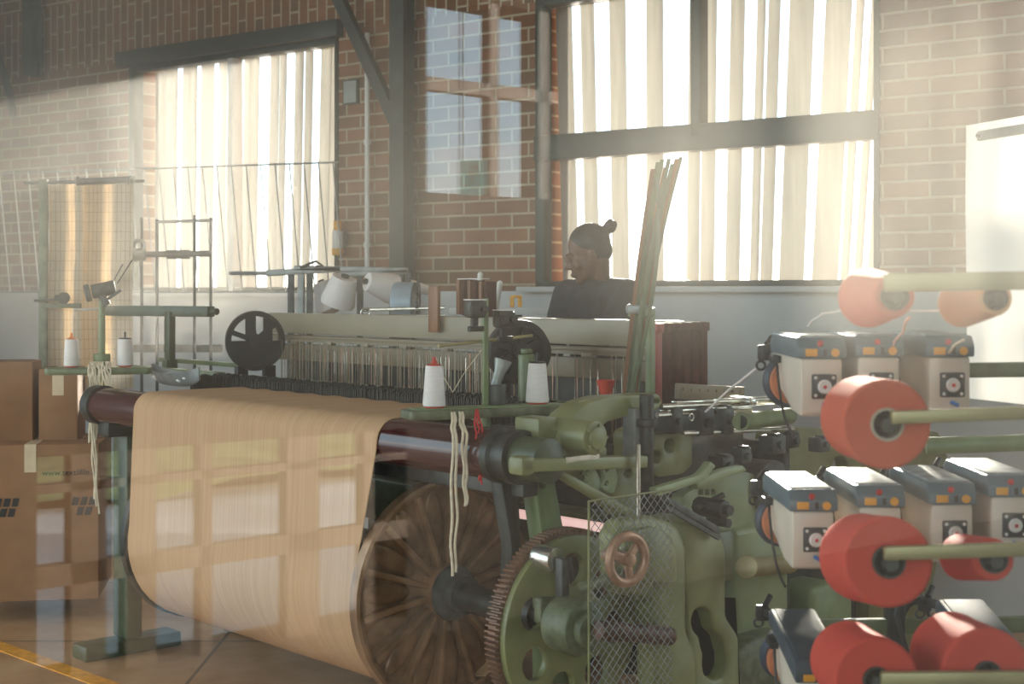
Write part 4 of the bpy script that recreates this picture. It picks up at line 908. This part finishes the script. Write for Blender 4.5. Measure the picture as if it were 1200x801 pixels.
def lit_sign():
    m = mat('sign_teal', (.05,.22,.20,1), .5); p = m.node_tree.nodes['Principled BSDF']
    p.inputs['Emission Color'].default_value = (.16,.42,.40,1); p.inputs['Emission Strength'].default_value = 2.2; return m
def background():
    # balustrade in front of the left window: a rail on thin leaning bars
    P0, P1 = WP+WX*ws(-60)-WN*.7, WP+WX*ws(398)-WN*.7
    k0, k1 = (-60-CX)/F, (397-CX)/F
    def on(px):
        k = (px-CX)/F; b0 = WP-WN*.7; s = (k*b0.y-b0.x)/(WX.x-k*WX.y); return b0+WX*s
    def onz(px, py): p = on(px); return Vector((p.x, p.y, H0-(py-CY)/F*p.y))
    o = on(200); rl = thing('balustrade', 'rail of thin leaning bars crossing in front of the left window', 'balustrade', (o.x,o.y,0))
    MB().cyl(onz(-50,205)-Vector((o.x,o.y,0)), onz(397,190)-Vector((o.x,o.y,0)), .005, n=10).build('top_rail', M['grey'], rl)
    MB().cyl(onz(-50,342)-Vector((o.x,o.y,0)), onz(397,342)-Vector((o.x,o.y,0)), .005, n=10).build('bottom_rail', M['grey'], rl)
    for k in range(26):
        px = -35+17.0*k; top = onz(px, 203-15*(px+50)/450)-Vector((o.x,o.y,0)); bot = onz(px+13, 342)-Vector((o.x,o.y,0))
        MB().cyl(bot, top, .0036 if px > 150 else .005, n=8).build('baluster', M['whiteplastic'] if px < 150 else M['grey'], rl)
    for px in (-45,):
        MB().cyl(Vector((*(onz(px,342)-Vector((o.x,o.y,0))).xy, 0)), onz(px,200)-Vector((o.x,o.y,0)), .016, n=12).build('post', M['grey'], rl)
    # rack with a spool arm
    Y = 7.7; o = W(205,340,Y); o.z = 0; q = lambda px, py, d=0: W(px,py,Y+d)-o
    rk = thing('spool_rack', 'grey rack of thin uprights with a horizontal spool arm, before the left window', 'rack', o)
    for px, pt in ((184,257),(228,252),(247,255),(166,255)): p = q(px,pt); MB().cyl((p.x,0,0), p, .008, n=10).build('upright', M['darkgrey'], rk)
    MB().cyl(q(182,260), q(250,258), .008, n=10).build('cross_bar', M['grey'], rk)
    b = MB(); b.cyl(q(158,298), q(248,297), .016, n=12); b.cyl(q(196,298), q(222,298), .024, n=14); b.cyl(q(156,299), q(170,298), .035, n=16, bev=.006); b.build('spool_arm', M['darkgrey'], rk)
    b = MB(); b.torus(q(163,288,-.03), .03, .009, (0,1,0), 22, 8); b.build('spool_ring', M['grey'], rk)
    b = MB(); b.bar(q(150,408,.1), q(260,408,.1), .05, .04); b.bar((q(166,340).x,-.25,.02), (q(166,340).x,.25,.02), .06, .04); b.bar((q(247,340).x,-.25,.02), (q(247,340).x,.25,.02), .06, .04); b.build('foot_beam', M['darkgrey'], rk)
    # cone winder behind the loom
    Y = 7.2; o = W(420,340,Y); o.z = 0; q = lambda px, py, d=0: W(px,py,Y+d)-o
    cw = thing('cone_winder', 'grey winding frame behind the cream shafts, white cones hanging under it', 'winder', o)
    b = MB()
    for (a, c_, h) in (((312,320),(400,315),.03),((345,314),(478,317),.028),((400,322),(478,318),.025)): b.bar(q(*a), q(*c_), .05, h, bev=.004)
    b.cyl(q(270,320,.3), q(312,320,.1), .01, n=8); b.build('frame_rail', M['grey'], cw)
    for px, w in ((341,.03),(353,.045),(363,.02),(422,.03),(478,.014)):
        p = q(px,318); MB().bar((p.x,0,0), (p.x,0,p.z), w, .03, bev=.003).build('upright', M['darkgrey'] if px != 353 else M['grey'], cw)
    b = MB(); b.tube([q(352,314,-.05), q(362,309,-.05), q(370,306,-.05), q(378,311,-.05), q(370,312,-.05)], .007, 8); b.build('thread_guide', M['darkgrey'], cw)
    b = MB(); b.bar(q(394,326,-.03), q(415,333,-.03), .03, .03, bev=.003); b.build('cone_arm', M['peg'], cw)
    def hcone(label, px, py, d, r0, r1, ln, axis, mm='whiteplastic'):
        p = W(px,py,Y+d); t = thing('winding_cone', label, 'yarn cone', p, 0, 'white cones at the winder')
        b = MB(); b.lathe([(r1*.35,0),(r1,0),(r1*1.02,.006),(r0,ln-.02),(r0*.96,ln),(r0*.6,ln+.012)], (0,0,0), axis, 28); b.build('wound_yarn', M[mm], t)
        b = MB(); b.lathe([(r1*.30,.0),(r1*.36,-.012),(r1*.30,-.014),(r1*.22,-.004)], (0,0,0), axis, 20); b.build('core_tube', M['dark'], t); return t
    ya = M['yarnwhite']
    hcone('large white cone hanging left of the others under the winder rail', 377, 331, .12, .075, .045, .15, (.35,-.1,-.9), 'yarnwhite')
    hcone('bright squat white cone facing the loom under the middle of the winder rail', 404, 325, -.2, .085, .06, .14, (-.25,.2,-.8), 'yarnwhite')
    hcone('white cone lying with its dark bore toward the window, right under the winder', 430, 330, -.22, .075, .045, .15, (.85,.5,-.25), 'yarnwhite')
    hcone('thin white tube tilted beside the black column, above the grey drum', 477, 331, .05, .025, .022, .11, (.9,.2,-.35), 'yarnwhite')
    p = W(473,355,Y-.32)
    dr = thing('winding_drum', 'grey ribbed drum with a toothed edge behind the wooden battens', 'drum', p)
    b = MB(); b.cyl((-.04,0,0), (.06,-.02,.0), .10, n=34, bev=.006); b.build('drum_body', mat('blue_grey_drum', (.30,.37,.42,1), .4, .2, .1, 8), dr)
    T = []
    for k in range(44):
        for f, r in ((0,.098),(.25,.112),(.5,.112),(.75,.098)): a = 2*PI*(k+f)/44; T.append((r*math.cos(a), r*math.sin(a)))
    MB().plate(T, [circ(0,0,.06)], .012, Matrix(((0,0,1,.065),(1,0,0,-.02),(0,1,0,0),(0,0,0,1)))).build('tooth_ring', M['darkgrey'], dr)
    b = MB(); b.cyl((-.18,-.1,-.03), (.2,-.12,-.02), .009, n=10); b.cyl((-.18,-.12,-.06), (.2,-.12,-.055), .007, n=10); b.torus((-.17,-.11,-.045), .02, .006, (0,1,0), 16, 8); b.build('feed_rod', M['steel'], dr)
    b = MB(); b.bar((0,0,-p.z), (0,0,-.08), .06, .06); b.build('drum_post', M['darkgrey'], dr)
    # yellow handled tool and a white strip beside the weaver
    p = W(604,352,6.6); t = thing('yellow_tool', 'small yellow handled tool on the ledge left of the weaver', 'tool', p)
    b = MB(); b.bar((-.015,0,-.03), (-.015,0,.02), .018, .02, bev=.003); b.bar((.02,0,-.03), (.02,0,.012), .018, .02, bev=.003); b.bar((-.02,0,.018), (.03,0,.018), .02, .012, bev=.003); b.build('handle', M['yellow'], t)
    b = MB(); b.bar((-.3,.02,-.05), (.45,.02,-.05), .12, .03, bev=.003); b.build('ledge_plate', M['dado'], t); b = MB(); b.bar((0,.02,-p.z), (0,.02,-.06), .08, .06); b.build('ledge_post', M['darkgrey'], t)
    # fire extinguisher-like bottle on the brick: a yellow and white canister
    p = WP+WX*ws(404)-WN*.06; p.z = wz(404,280)
    t = thing('wall_canister', 'small yellow and white canister on the brick right of the left window', 'canister', p, WROT)
    b = MB(); b.cyl((0,0,-.06), (0,0,.05), .033, n=20, bev=.006); b.build('canister_body', M['whiteplastic'], t)
    b = MB(); b.cyl((0,0,.05), (0,0,.11), .026, n=18, bev=.005); b.cyl((0,0,-.10), (0,0,-.058), .036, n=18, bev=.004); b.build('canister_cap', M['yellow'], t)
    b = MB(); b.box((0,.045,.0), (.05,.03,.08), bev=.004); b.build('wall_bracket', M['darkgrey'], t)
    # vertical sunlight streak on the brick, modelled as a thin white rod
    for px, lab in ((437,'bright light streak running up the brick left of the black column'),):
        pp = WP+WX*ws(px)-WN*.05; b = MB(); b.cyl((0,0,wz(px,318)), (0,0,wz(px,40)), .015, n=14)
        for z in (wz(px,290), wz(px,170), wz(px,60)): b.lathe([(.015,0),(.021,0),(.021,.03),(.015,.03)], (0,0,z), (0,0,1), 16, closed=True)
        tag(b.build('light_streak', M['white'], loc=(pp.x,pp.y,0)), lab, 'light streak')
    # lit corridor sign behind the photographer, seen in the glass
    gm = Vector((.667,-.745,0)); v = W(553,208,4.0); p = v-gm*2*(v.dot(gm)+GD)
    t = thing('exit_sign', 'small green running figure sign mirrored in the glass over the brick', 'sign', p, math.atan2(.994,.11))
    MB().box((0,0,0), (.075,.012,.095), bev=.003).build('sign_plate', lit_sign(), t)
    b = MB()
    for s_ in (-1,1):
        y = s_*.0075
        b.cyl((.006,y-.001,.028), (.006,y+.001,.028), .007, n=14)
        for a, c_, w in (((.003,.018),(-.004,-.006),.011),((-.004,-.004),(.012,-.018),.006),((.012,-.018),(.008,-.034),.006),((-.004,-.006),(-.012,-.022),.006),((-.012,-.022),(-.025,-.024),.006),((.004,.014),(.020,.004),.005),((.002,.014),(-.016,.010),.005)):
            b.bar((a[0],y,a[1]), (c_[0],y,c_[1]), w, .002, up=(0,1,0))
    b.build('running_figure', M['white'], t)
    b = MB()
    for x in (-.03,.03): b.cyl((x,0,.045), (x,0,5.0-p.z), .003, n=8)
    b.build('hanger_rod', M['dark'], t)
# ------------------------------------------------------------------ the weaver
def person():
    P = thing('person', 'person in a dark navy jacket, hair in a bun, bending over behind the loom', 'person', (.36,5.96,0))
    O = Vector((.36,5.96,0))
    fh = math.atan2(-.99, .10); tilt = math.radians(20)
    HC = Vector((.302,5.90,1.602)); HM = Matrix.Translation(HC-O+Vector((.004,0,-.004))) @ Matrix.Scale(.90, 4) @ Matrix.Rotation(fh, 4, 'Z') @ Matrix.Rotation(tilt, 4, 'X')
    def E(b, c, r, rot=(0,0,0)):
        q = bmesh.new(); bmesh.ops.create_uvsphere(q, u_segments=24, v_segments=16, radius=1)
        b._add(q, HM @ Matrix.Translation(Vector(c)) @ Euler(rot).to_matrix().to_4x4() @ Matrix.Diagonal((*r,1)))
    def cap(b, p, q, r1, r2, n=7):
        """tapered limb"""
        p, q = Vector(p), Vector(q); k = max(2, int((q-p).length/.025))
        for i in range(k+1): u = i/k; b.sph(p.lerp(q, u), r1+(r2-r1)*u, u=16, v=10)
    ft = Vector((-.739,-.674,0)); sd = Vector((.674,-.739,0))          # facing, and the side nearer to us
    pel = Vector((.40,6.02,.93)); che = Vector((.355,5.97,1.29)); nb = Vector((.345,5.955,1.465))
    shR, shL = nb+sd*.165+Vector((0,0,-.035)), nb-sd*.165+Vector((0,0,-.035))
    elR, elL = shR+ft*.07+sd*.05+Vector((0,0,-.28)), shL+ft*.07-sd*.05+Vector((0,0,-.28))
    waR, waL = elR+ft*.22-sd*.06+Vector((0,0,-.07)), elL+ft*.22+sd*.06+Vector((0,0,-.07))
    hipR, hipL = pel+sd*.09, pel-sd*.09
    knR, knL = hipR+ft*.03+Vector((0,0,-.43)), hipL-ft*.03+Vector((0,0,-.43))
    anR, anL = Vector((knR.x+.02,knR.y+.02,.08)), Vector((knL.x+.02,knL.y+.02,.08))
    b = MB()
    # head: skull, face, jaw, brow, nose, lips, ears
    E(b,(0,.016,.032),(.074,.094,.092)); E(b,(0,-.022,-.035),(.062,.072,.082)); E(b,(0,-.034,-.082),(.048,.052,.036)); E(b,(0,-.076,-.104),(.020,.018,.017))
    E(b,(0,-.094,-.004),(.009,.013,.030),(.25,0,0)); E(b,(0,-.107,-.030),(.0135,.016,.012)); E(b,(.011,-.098,-.033),(.009,.011,.008)); E(b,(-.011,-.098,-.033),(.009,.011,.008))
    E(b,(0,-.092,-.063),(.024,.012,.0065)); E(b,(0,-.089,-.075),(.021,.012,.008)); E(b,(0,-.078,.020),(.052,.018,.010))
    for s in (1,-1):
        E(b,(s*.036,-.062,-.032),(.026,.024,.028)); E(b,(s*.030,-.080,.001),(.015,.010,.009)); E(b,(s*.073,.012,-.016),(.007,.019,.031),(0,s*.25,0)); E(b,(s*.074,.016,-.040),(.006,.011,.011))
    nt = HM @ Vector((0,.030,-.05)); cap(b, nt, nb-O+Vector((0,0,-.02)), .052, .058)
    # trunk and limbs under the clothes, hands at the breast beam
    cap(b, nb-O-Vector((0,0,.06)), che-O, .09, .105); cap(b, che-O, pel-O, .105, .115)
    for sh, el, wa, hp, kn, an, s in ((shR,elR,waR,hipR,knR,anR,1),(shL,elL,waL,hipL,knL,anL,-1)):
        cap(b, nb-O-Vector((0,0,.04)), sh-O, .055, .05); cap(b, sh-O, el-O, .046, .036); cap(b, el-O, wa-O, .036, .024); cap(b, hp-O, kn-O, .078, .052); cap(b, kn-O, an-O, .05, .036)
        cap(b, an-O-Vector((0,0,.03)), an-O+ft*.14-Vector((0,0,.05)), .035, .028)
        d = (wa-el).normalized(); ac = sd*(-s); dn = Vector((0,0,-1))
        for k in range(5): cap(b, wa-O+d*.01+ac*(k-2)*.012, wa-O+d*.085+ac*(k-2)*.017, .014, .012)
        for k, ln in enumerate((.062,.075,.080,.072,.056)):
            if k == 0: continue
            p = wa-O+d*.09+ac*(k-2.5)*.019; q = p+d*ln*.5+dn*ln*.18; e = q+d*ln*.28+dn*ln*.42; cap(b, p, q, .0085, .008); cap(b, q, e, .008, .0068)
        p = wa-O+d*.03+ac*-.034; q = p+d*.035+ac*-.018+dn*.008; cap(b, p, q, .011, .0095); cap(b, q, q+d*.03+dn*.012, .0095, .0075)
    body = b.build('body', M['skin'], P, remesh=.0062, sm=5)
    # closed lids, brows and lips
    b = MB()
    for s in (1,-1): E(b,(s*.031,-.087,.026),(.018,.005,.0035),(0,s*.12,0)); E(b,(s*.030,-.0895,-.004),(.013,.0025,.0018))
    b.build('eyebrows', M['hair'], body)
    b = MB(); E(b,(0,-.1005,-.0665),(.019,.005,.004)); E(b,(0,-.098,-.074),(.017,.005,.0045)); b.build('lips', mat('brown_lips', (.16,.06,.045,1), .45), body)
    b = MB(); E(b,(0,.027,.044),(.079,.097,.090)); E(b,(0,.066,.0),(.062,.052,.062)); E(b,(.045,.03,.01),(.034,.055,.05)); E(b,(-.045,.03,.01),(.034,.055,.05)); E(b,(0,.112,.070),(.022,.024,.022)); E(b,(0,.140,.080),(.032,.030,.030)); E(b,(.008,.160,.085),(.013,.016,.018)); E(b,(-.006,.150,.104),(.013,.014,.012))
    b.build('hair', M['hair'], body, remesh=.005, sm=4)
    b = MB()
    cap(b, nb-O-Vector((0,0,.075)), che-O, .105, .128); cap(b, che-O, pel-O+Vector((0,0,-.03)), .128, .135)
    for sh, el, wa, s in ((shR,elR,waR,1),(shL,elL,waL,-1)):
        cap(b, nb-O-Vector((0,0,.03))-ft*.02, sh-O-ft*.01, .072, .068); cap(b, che-O+sd*s*.07, sh-O-Vector((0,0,.08)), .09, .075); cap(b, sh-O, el-O, .066, .054); cap(b, el-O, wa-O, .054, .037)
    b.build('jacket', M['jacket'], body, remesh=.008, sm=6)
    cm = Matrix.Translation(nb-O+ft*.006) @ Matrix.Rotation(math.atan2(ft.x,-ft.y), 4, 'Z') @ Matrix.Rotation(.30, 4, 'X')
    b = MB(); q = MB(); q.lathe([(.084,-.05),(.072,.012),(.066,.048),(.062,.048),(.066,.008),(.076,-.05)], (0,0,0), (0,0,1), 36, closed=True)
    bmesh.ops.transform(q.bm, matrix=cm, verts=q.bm.verts); q.build('collar', M['jacket'], body)
    b = MB()
    b.sph(pel-O+Vector((0,0,.0)), .14, (1,1,.8))
    for hp, kn, an in ((hipR,knR,anR),(hipL,knL,anL)): cap(b, hp-O, kn-O, .092, .066); cap(b, kn-O, an-O+Vector((0,0,.0)), .066, .058)
    b.build('trousers', M['jacket'], body, remesh=.01, sm=6)
    for an in (anR,anL):
        b = MB(); cap(b, an-O-Vector((0,0,.03)), an-O+ft*.17-Vector((0,0,.042)), .046, .036); b.box(an-O+ft*.06-Vector((0,0,.074)), (.09,.24,.012), (0,0,math.atan2(ft.x,-ft.y)), bev=.004); b.build('shoe', M['black'], body, remesh=.008, sm=3)

# ------------------------------------------------------------------ weft feeders and the creel of red yarn at the right
FEED = None
def make_feeder(name, label):
    t = thing(name, label, 'weft feeder', (0,0,0), 0, 'weft feeders on the green stand')
    Wd, L, H = .085, .30, .115
    b = MB(); side = [(0,0),(.012,-.004),(.10,.0),(.26,.045),(.285,.06),(.285,H),(0,H)]           # (y, z)
    b.plate(side, [], Wd, Matrix(((0,0,1,-Wd/2),(1,0,0,0),(0,1,0,0),(0,0,0,1))), bev=.007); body = b.build('housing', M['feeder'], t)
    b = MB(); ls = [(-.006,0),(-.006,.022),(.012,.043),(.285,.043),(.31,.030),(.31,0)]
    b.plate(ls, [], Wd+.014, Matrix(((0,0,1,-Wd/2-.007),(1,0,0,0),(0,1,0,H),(0,0,0,1))), bev=.004); lid = b.build('lid', M['lid'], t)
    MB().box((0,.15,H+.0445), (Wd-.002,.262,.004), bev=.0015).build('lid_top', M['lidtop'], lid)  # top plate a paler grey than the lid
    b = MB(); b.box((-.022,-.0065,H+.012), (.024,.002,.015), bev=.0005); b.build('amber_label', M['yellow'], lid)
    b = MB(); b.cyl((.026,-.006,H+.012), (.026,-.009,H+.012), .0085, n=22); b.build('amber_dial', M['yellow'], lid)
    b = MB(); b.cyl((-.004,-.003,H+.028), (-.004,-.008,H+.033), .006, n=18, bev=.001); b.build('red_button', M['redbtn'], lid)
    b = MB(); b.box((.006,-.0065,H+.012), (.008,.002,.014)); b.build('dark_switch', M['black'], lid)
    b = MB(); b.box((.004,-.004,.058), (.050,.008,.050), bev=.003); fp = b.build('fan_plate', M['black'], t)
    b = MB(); b.lathe([(.002,0),(.013,0),(.0145,.002),(.0115,.005),(.006,.004),(.002,.007)], (.004,-.008,.058), (0,-1,0), 24)
    for sx in (-1,1):
        for sz in (-1,1): b.lathe([(.001,0),(.0035,0),(.003,.0015),(.001,.002)], (.004+sx*.018,-.008,.058+sz*.018), (0,-1,0), 12)
    b.build('fan_hub', M['whiteplastic'], fp)
    b = MB(); b.cyl((.004,-.012,.058), (.004,-.016,.058), .004, n=12); b.build('fan_pin', M['redbtn'], fp)
    b = MB(); b.box((.008,-.006,.020), (.018,.012,.008), (0,.5,0), bev=.002); b.build('blue_clip', M['blueclip'], t)
    # winding drum at the rear: orange band between dark discs
    b = MB(); b.lathe([(.02,0),(.050,0),(.058,.006),(.060,.016),(.054,.024),(.02,.024)], (-.012,.268,.052), (0,1,0), 36); dr = b.build('winding_disc', mat('navy_disc', (.03,.045,.07,1), .35) if 'navy_disc' not in bpy.data.materials else bpy.data.materials['navy_disc'], t)
    b = MB(); b.lathe([(.02,0),(.047,0),(.049,.01),(.047,.024),(.02,.024)], (-.012,.243,.052), (0,1,0), 36); b.build('orange_band', M['copper'], dr)
    b = MB(); b.lathe([(.02,0),(.042,0),(.034,.07),(.02,.08)], (-.012,.292,.052), (0,1,0), 30); b.build('yarn_drum', M['darkgrey'], dr)
    b = MB(); b.box((-Wd/2-.010,.235,H-.012), (.02,.045,.016), bev=.003); b.build('clip_block', M['black'], t)
    b = MB(); b.bar((-.03,.30,H+.02), (-.045,.385,H-.0), .014, .02, bev=.003); b.box((-.05,.385,H-.005), (.03,.02,.035), bev=.005); b.torus((-.055,.40,H-.035), .010, .003, (0,1,0), 16, 8); b.cyl((-.045,.38,H+.015),(-.03,.40,H+.03),.007,n=12); b.build('eyelet_arm', M['black'], t)
    pts = []
    for i in range(17): u = i/16; pts.append((-Wd/2-.008-.004*math.sin(PI*u), .225-.19*u, H-.02-.14*u**1.0+.045*math.sin(PI*u)*-.6))
    b = MB(); b.tube(pts, .003, 8); b.build('cable', M['black'], t)
    return t
def feeders():
    Y = 2.95
    # stand
    o = W(1048,340,3.42); o.z = 0; q = lambda px, py, d=0: W(px,py,3.42+d)-o
    st = thing('feeder_stand', 'dark upright stand with pale green rails that carries the weft feeders', 'stand', o)
    b = MB(); b.bar((0,0,.02), (0,0,q(1048,400).z), .042, .042, bev=.004); b.build('post', M['dark'], st)
    b = MB(); b.box((0,0,.015), (.5,.42,.03), bev=.006); b.build('foot', M['dark'], st)
    for py in (436, 590): p0, p1 = q(905,py), q(1258,py-4); MB().bar(p0, p1, .03, .035, bev=.004).build('rail', M['green'], st)
    p0, p1 = q(1085,522,.15), q(1245,517,.1); MB().cyl(p0, p1, .021, n=18).build('tube_rail', M['greenpale'], st)
    p0, p1 = q(905,735), q(1258,730); MB().bar(p0, p1, .03, .035, bev=.004).build('rail', M['green'], st)
    b = MB()
    for k in range(5):
        c = q(1074,742,.06); pts = [(c.x+(.05+.004*k)*math.cos(2*PI*i/24+k)*.75, c.y+.012*k, c.z+(.075+.005*k)*math.sin(2*PI*i/24+k)) for i in range(25)]; b.tube(pts, .0045, 8)
    b.tube([q(1060,680,-.1), q(1050,720,-.12), q(1062,760,-.12), q(1090,790,-.1)], .006, 8); b.tube([q(1090,640,-.1), q(1082,690,-.12), q(1064,705,-.1)], .005, 8)
    b.build('cable_coil', M['black'], st)
    spec = [(963,486,0,'weft feeder in the top row, nearest the loom, its thread slanting down'),
            (1030,484,0,'weft feeder in the middle of the top row, partly behind the uppermost big red cone'),
            (1113,484,0,'weft feeder at the right of the top row, below the apricot cone'),
            (953,665,0,'weft feeder in the second row, nearest the loom, over the khaki stub shaft'),
            (1032,660,0,'weft feeder in the second row, half hidden by the big red cone'),
            (1116,657,0,'weft feeder in the second row with its fan plate clear, above the small red cone'),
            (1186,648,0,'weft feeder at the right edge of the picture, only its lid in view'),
            (958,862,.16,'dark-lidded weft feeder in the lowest row, tipped forward, left of the bottom red cone'),
            (1172,850,.16,'dark-lidded weft feeder in the lowest row, tipped forward, behind the right bottom cone')]
    f0 = make_feeder('weft_feeder', spec[0][3])
    for i, (px, py, pit, lab) in enumerate(spec):
        t = f0 if i == 0 else dup(f0, (0,0,0), None, lab)
        t.location = W(px, py, Y); t.rotation_euler = (pit, 0, 0)
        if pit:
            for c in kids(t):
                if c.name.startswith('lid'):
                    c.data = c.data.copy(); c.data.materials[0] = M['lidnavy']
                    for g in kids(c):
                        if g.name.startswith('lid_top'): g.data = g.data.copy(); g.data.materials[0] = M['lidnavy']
    # thread from the first feeder to the loom
    strand('yarn_thread', 'pale thread slanting from the top feeder nearest the loom down to the loom', [[W(884,432,3.34), W(826,482,3.95)]], .003, M['yarnwhite'], 4)
    strand('yarn_thread', 'pink thread rising from the top feeder row to the small red cone', [[W(1037,436,3.25), W(1050,400,2.9), W(1066,372,2.56)]], .0028, mat('pink_yarn', (.75,.45,.36,1), .8), 5)
    strand('yarn_thread', 'pale thread running from the right top feeder up past the apricot cone', [[W(1083,444,3.25), W(1104,418,3.0), W(1128,398,2.8)]], .0028, M['yarncream'], 6)
    strand('yarn_thread', 'fine white thread curving out from behind the small red cone to the apricot cone', [[W(946,381,3.0), W(962,368,2.9), W(985,364,2.8), W(1110,364,2.7)]], .0018, M['yarnwhite'], 7)

def yarn_rack():
    Yb = 2.33
    o = Vector((.945, 2.36, 0))
    cr = thing('yarn_creel', 'khaki steel creel whose arms come in from the right and hold the red cones', 'creel', o)
    MB().bar((0,0,.02), (0,0,1.75), .04, .04, bev=.004).build('post', M['peg'], cr)
    MB().box((.05,.12,.012), (.2,.4,.024), bev=.005).build('foot', M['dark'], cr)
    def arm(px, py, h, py1):
        p0 = W(px, py, Yb)-o; p1 = W(1270, py1, Yb)-o; p1.x = 0.0
        b = MB(); b.bar(p0, p1, .016, h, bev=.003); return b.build('arm', M['peg'], cr)
    arms = [arm(1036,331,.030,327), arm(1044,489,.021,480), arm(1036,648,.022,640), arm(1032,797,.028,795)]
    pale = mat('pale_core', (.5,.42,.3,1), .6)
    def ycone(label, px, py, rf, rb, hole, ln, m, arm_, tilt=0):
        p = W(px, py, 2.352); s = 2.352/F
        t = thing('yarn_cone', label, 'yarn cone', p, 0, 'red and apricot yarn cones on the creel'); t.rotation_euler = (tilt,0,0)
        b = MB(); rF, rB, h = rf*s, rb*s*(2.352+ln)/2.352, hole*s
        b.lathe([(h,.0),(rF*.93,0),(rF*.99,.004),(rF+(rB-rF)*.04,.010),(rB*.985,ln-.014),(rB,ln-.006),(rB*.96,ln),(h,ln)], (0,0,0), (0,1,0), 56, closed=True)
        wy = b.build('wound_yarn', m, t)
        b = MB(); b.lathe([(h*.88,-.006),(h*1.02,-.006),(h*1.02,ln+.005),(h*.88,ln+.005)], (0,0,0), (0,1,0), 30, closed=True); b.build('core_tube', pale if 'second creel arm' in label else M['core'], t)
        MB().cyl((0,.03,0),(0,.035,0),h*.87,n=24).build('bore_shade', M['void'], wy)  # black disc standing in for the shade down the bore
        # the peg in the bore belongs to the creel
        b = MB(); zc = (H0-(py-CY)/F*2.352); pa = arm_
        b.cyl(Vector((p.x,Yb,zc))-o, Vector((p.x,Yb+ln+.03,zc+(ln+.03)*math.tan(tilt)))-o, min(.012, h*.5), n=16); b.build('peg', M['core'], cr)
        return t
    ycone('small orange-red cone on the topmost creel arm', 1048, 347, 25, 35, 16, .18, M['cone'], arms[0], -.02)
    ycone('small apricot cone on the topmost creel arm, at the right edge', 1166, 349, 21, 28, 14, .18, M['conetan'], arms[0], -.06)
    ycone('big orange-red cone on the second creel arm, in front of the top feeders', 1039, 497, 53, 49, 19, .17, M['cone'], arms[1], -.02)
    ycone('big red cone on the third creel arm, lit along its upper left', 1041, 658, 53, 51, 19, .18, M['conered'], arms[2], -.14)
    ycone('small red cone on the third creel arm, below the right-hand feeder', 1164, 655, 25, 27, 16, .17, M['conered'], arms[2], -.16)
    ycone('red cone at the bottom edge, left one on the lowest creel arm', 1027, 797, 50, 45, 16, .20, M['conered'], arms[3], -.08)
    ycone('red cone at the bottom edge, right one on the lowest creel arm', 1157, 790, 54, 49, 16, .20, M['conered'], arms[3], -.08)
    # white sheet hung from a dark bar at the right edge
    far, near = W(1133,140,3.9), None
    d = Vector((.32,-.947,0)); o = Vector((far.x, far.y, 0))
    t = thing('hanging_sheet', 'tall white sheet with a dark clamp bar, cut by the right edge', 'sheet', o)
    zt, zb = W(1133,147,3.9).z, W(1133,466,3.9).z
    b = MB()
    def fn(u, v): p = d*(u*.75); return (p.x+.006*math.sin(v*6)*u, p.y+.006*math.sin(v*6+u*4), zt+(zb-zt)*v)
    b.grid(fn, 16, 24).solid(.002); b.build('sheet', M['paper'], t)
    p = d*.06; e = d*.75; n = Vector((-.947,-.32,0))*.008
    b = MB(); b.bar(Vector((p.x,p.y,zt-.035))+n, Vector((e.x,e.y,zt-.035))+n, .012, .026, bev=.003); b.build('clamp_bar', M['grey'], t)
    b = MB(); b.cyl(Vector((p.x,p.y,zt-.035))+n*2+d*.012, Vector((p.x,p.y,zt-.035))+n*2.6+d*.012, .006, n=12); b.build('clamp_screw', M['dark'], t)
    b = MB(); b.bar(Vector((e.x,e.y,0)), Vector((e.x,e.y,zt+.02)), .03, .03, bev=.003); b.build('post', M['grey'], t)
setting()
for fn in ('loom', 'loom_side', 'loom_top', 'left_side', 'background', 'person', 'feeders', 'yarn_rack'):
    if fn in globals(): globals()[fn]()
haze()
lights()
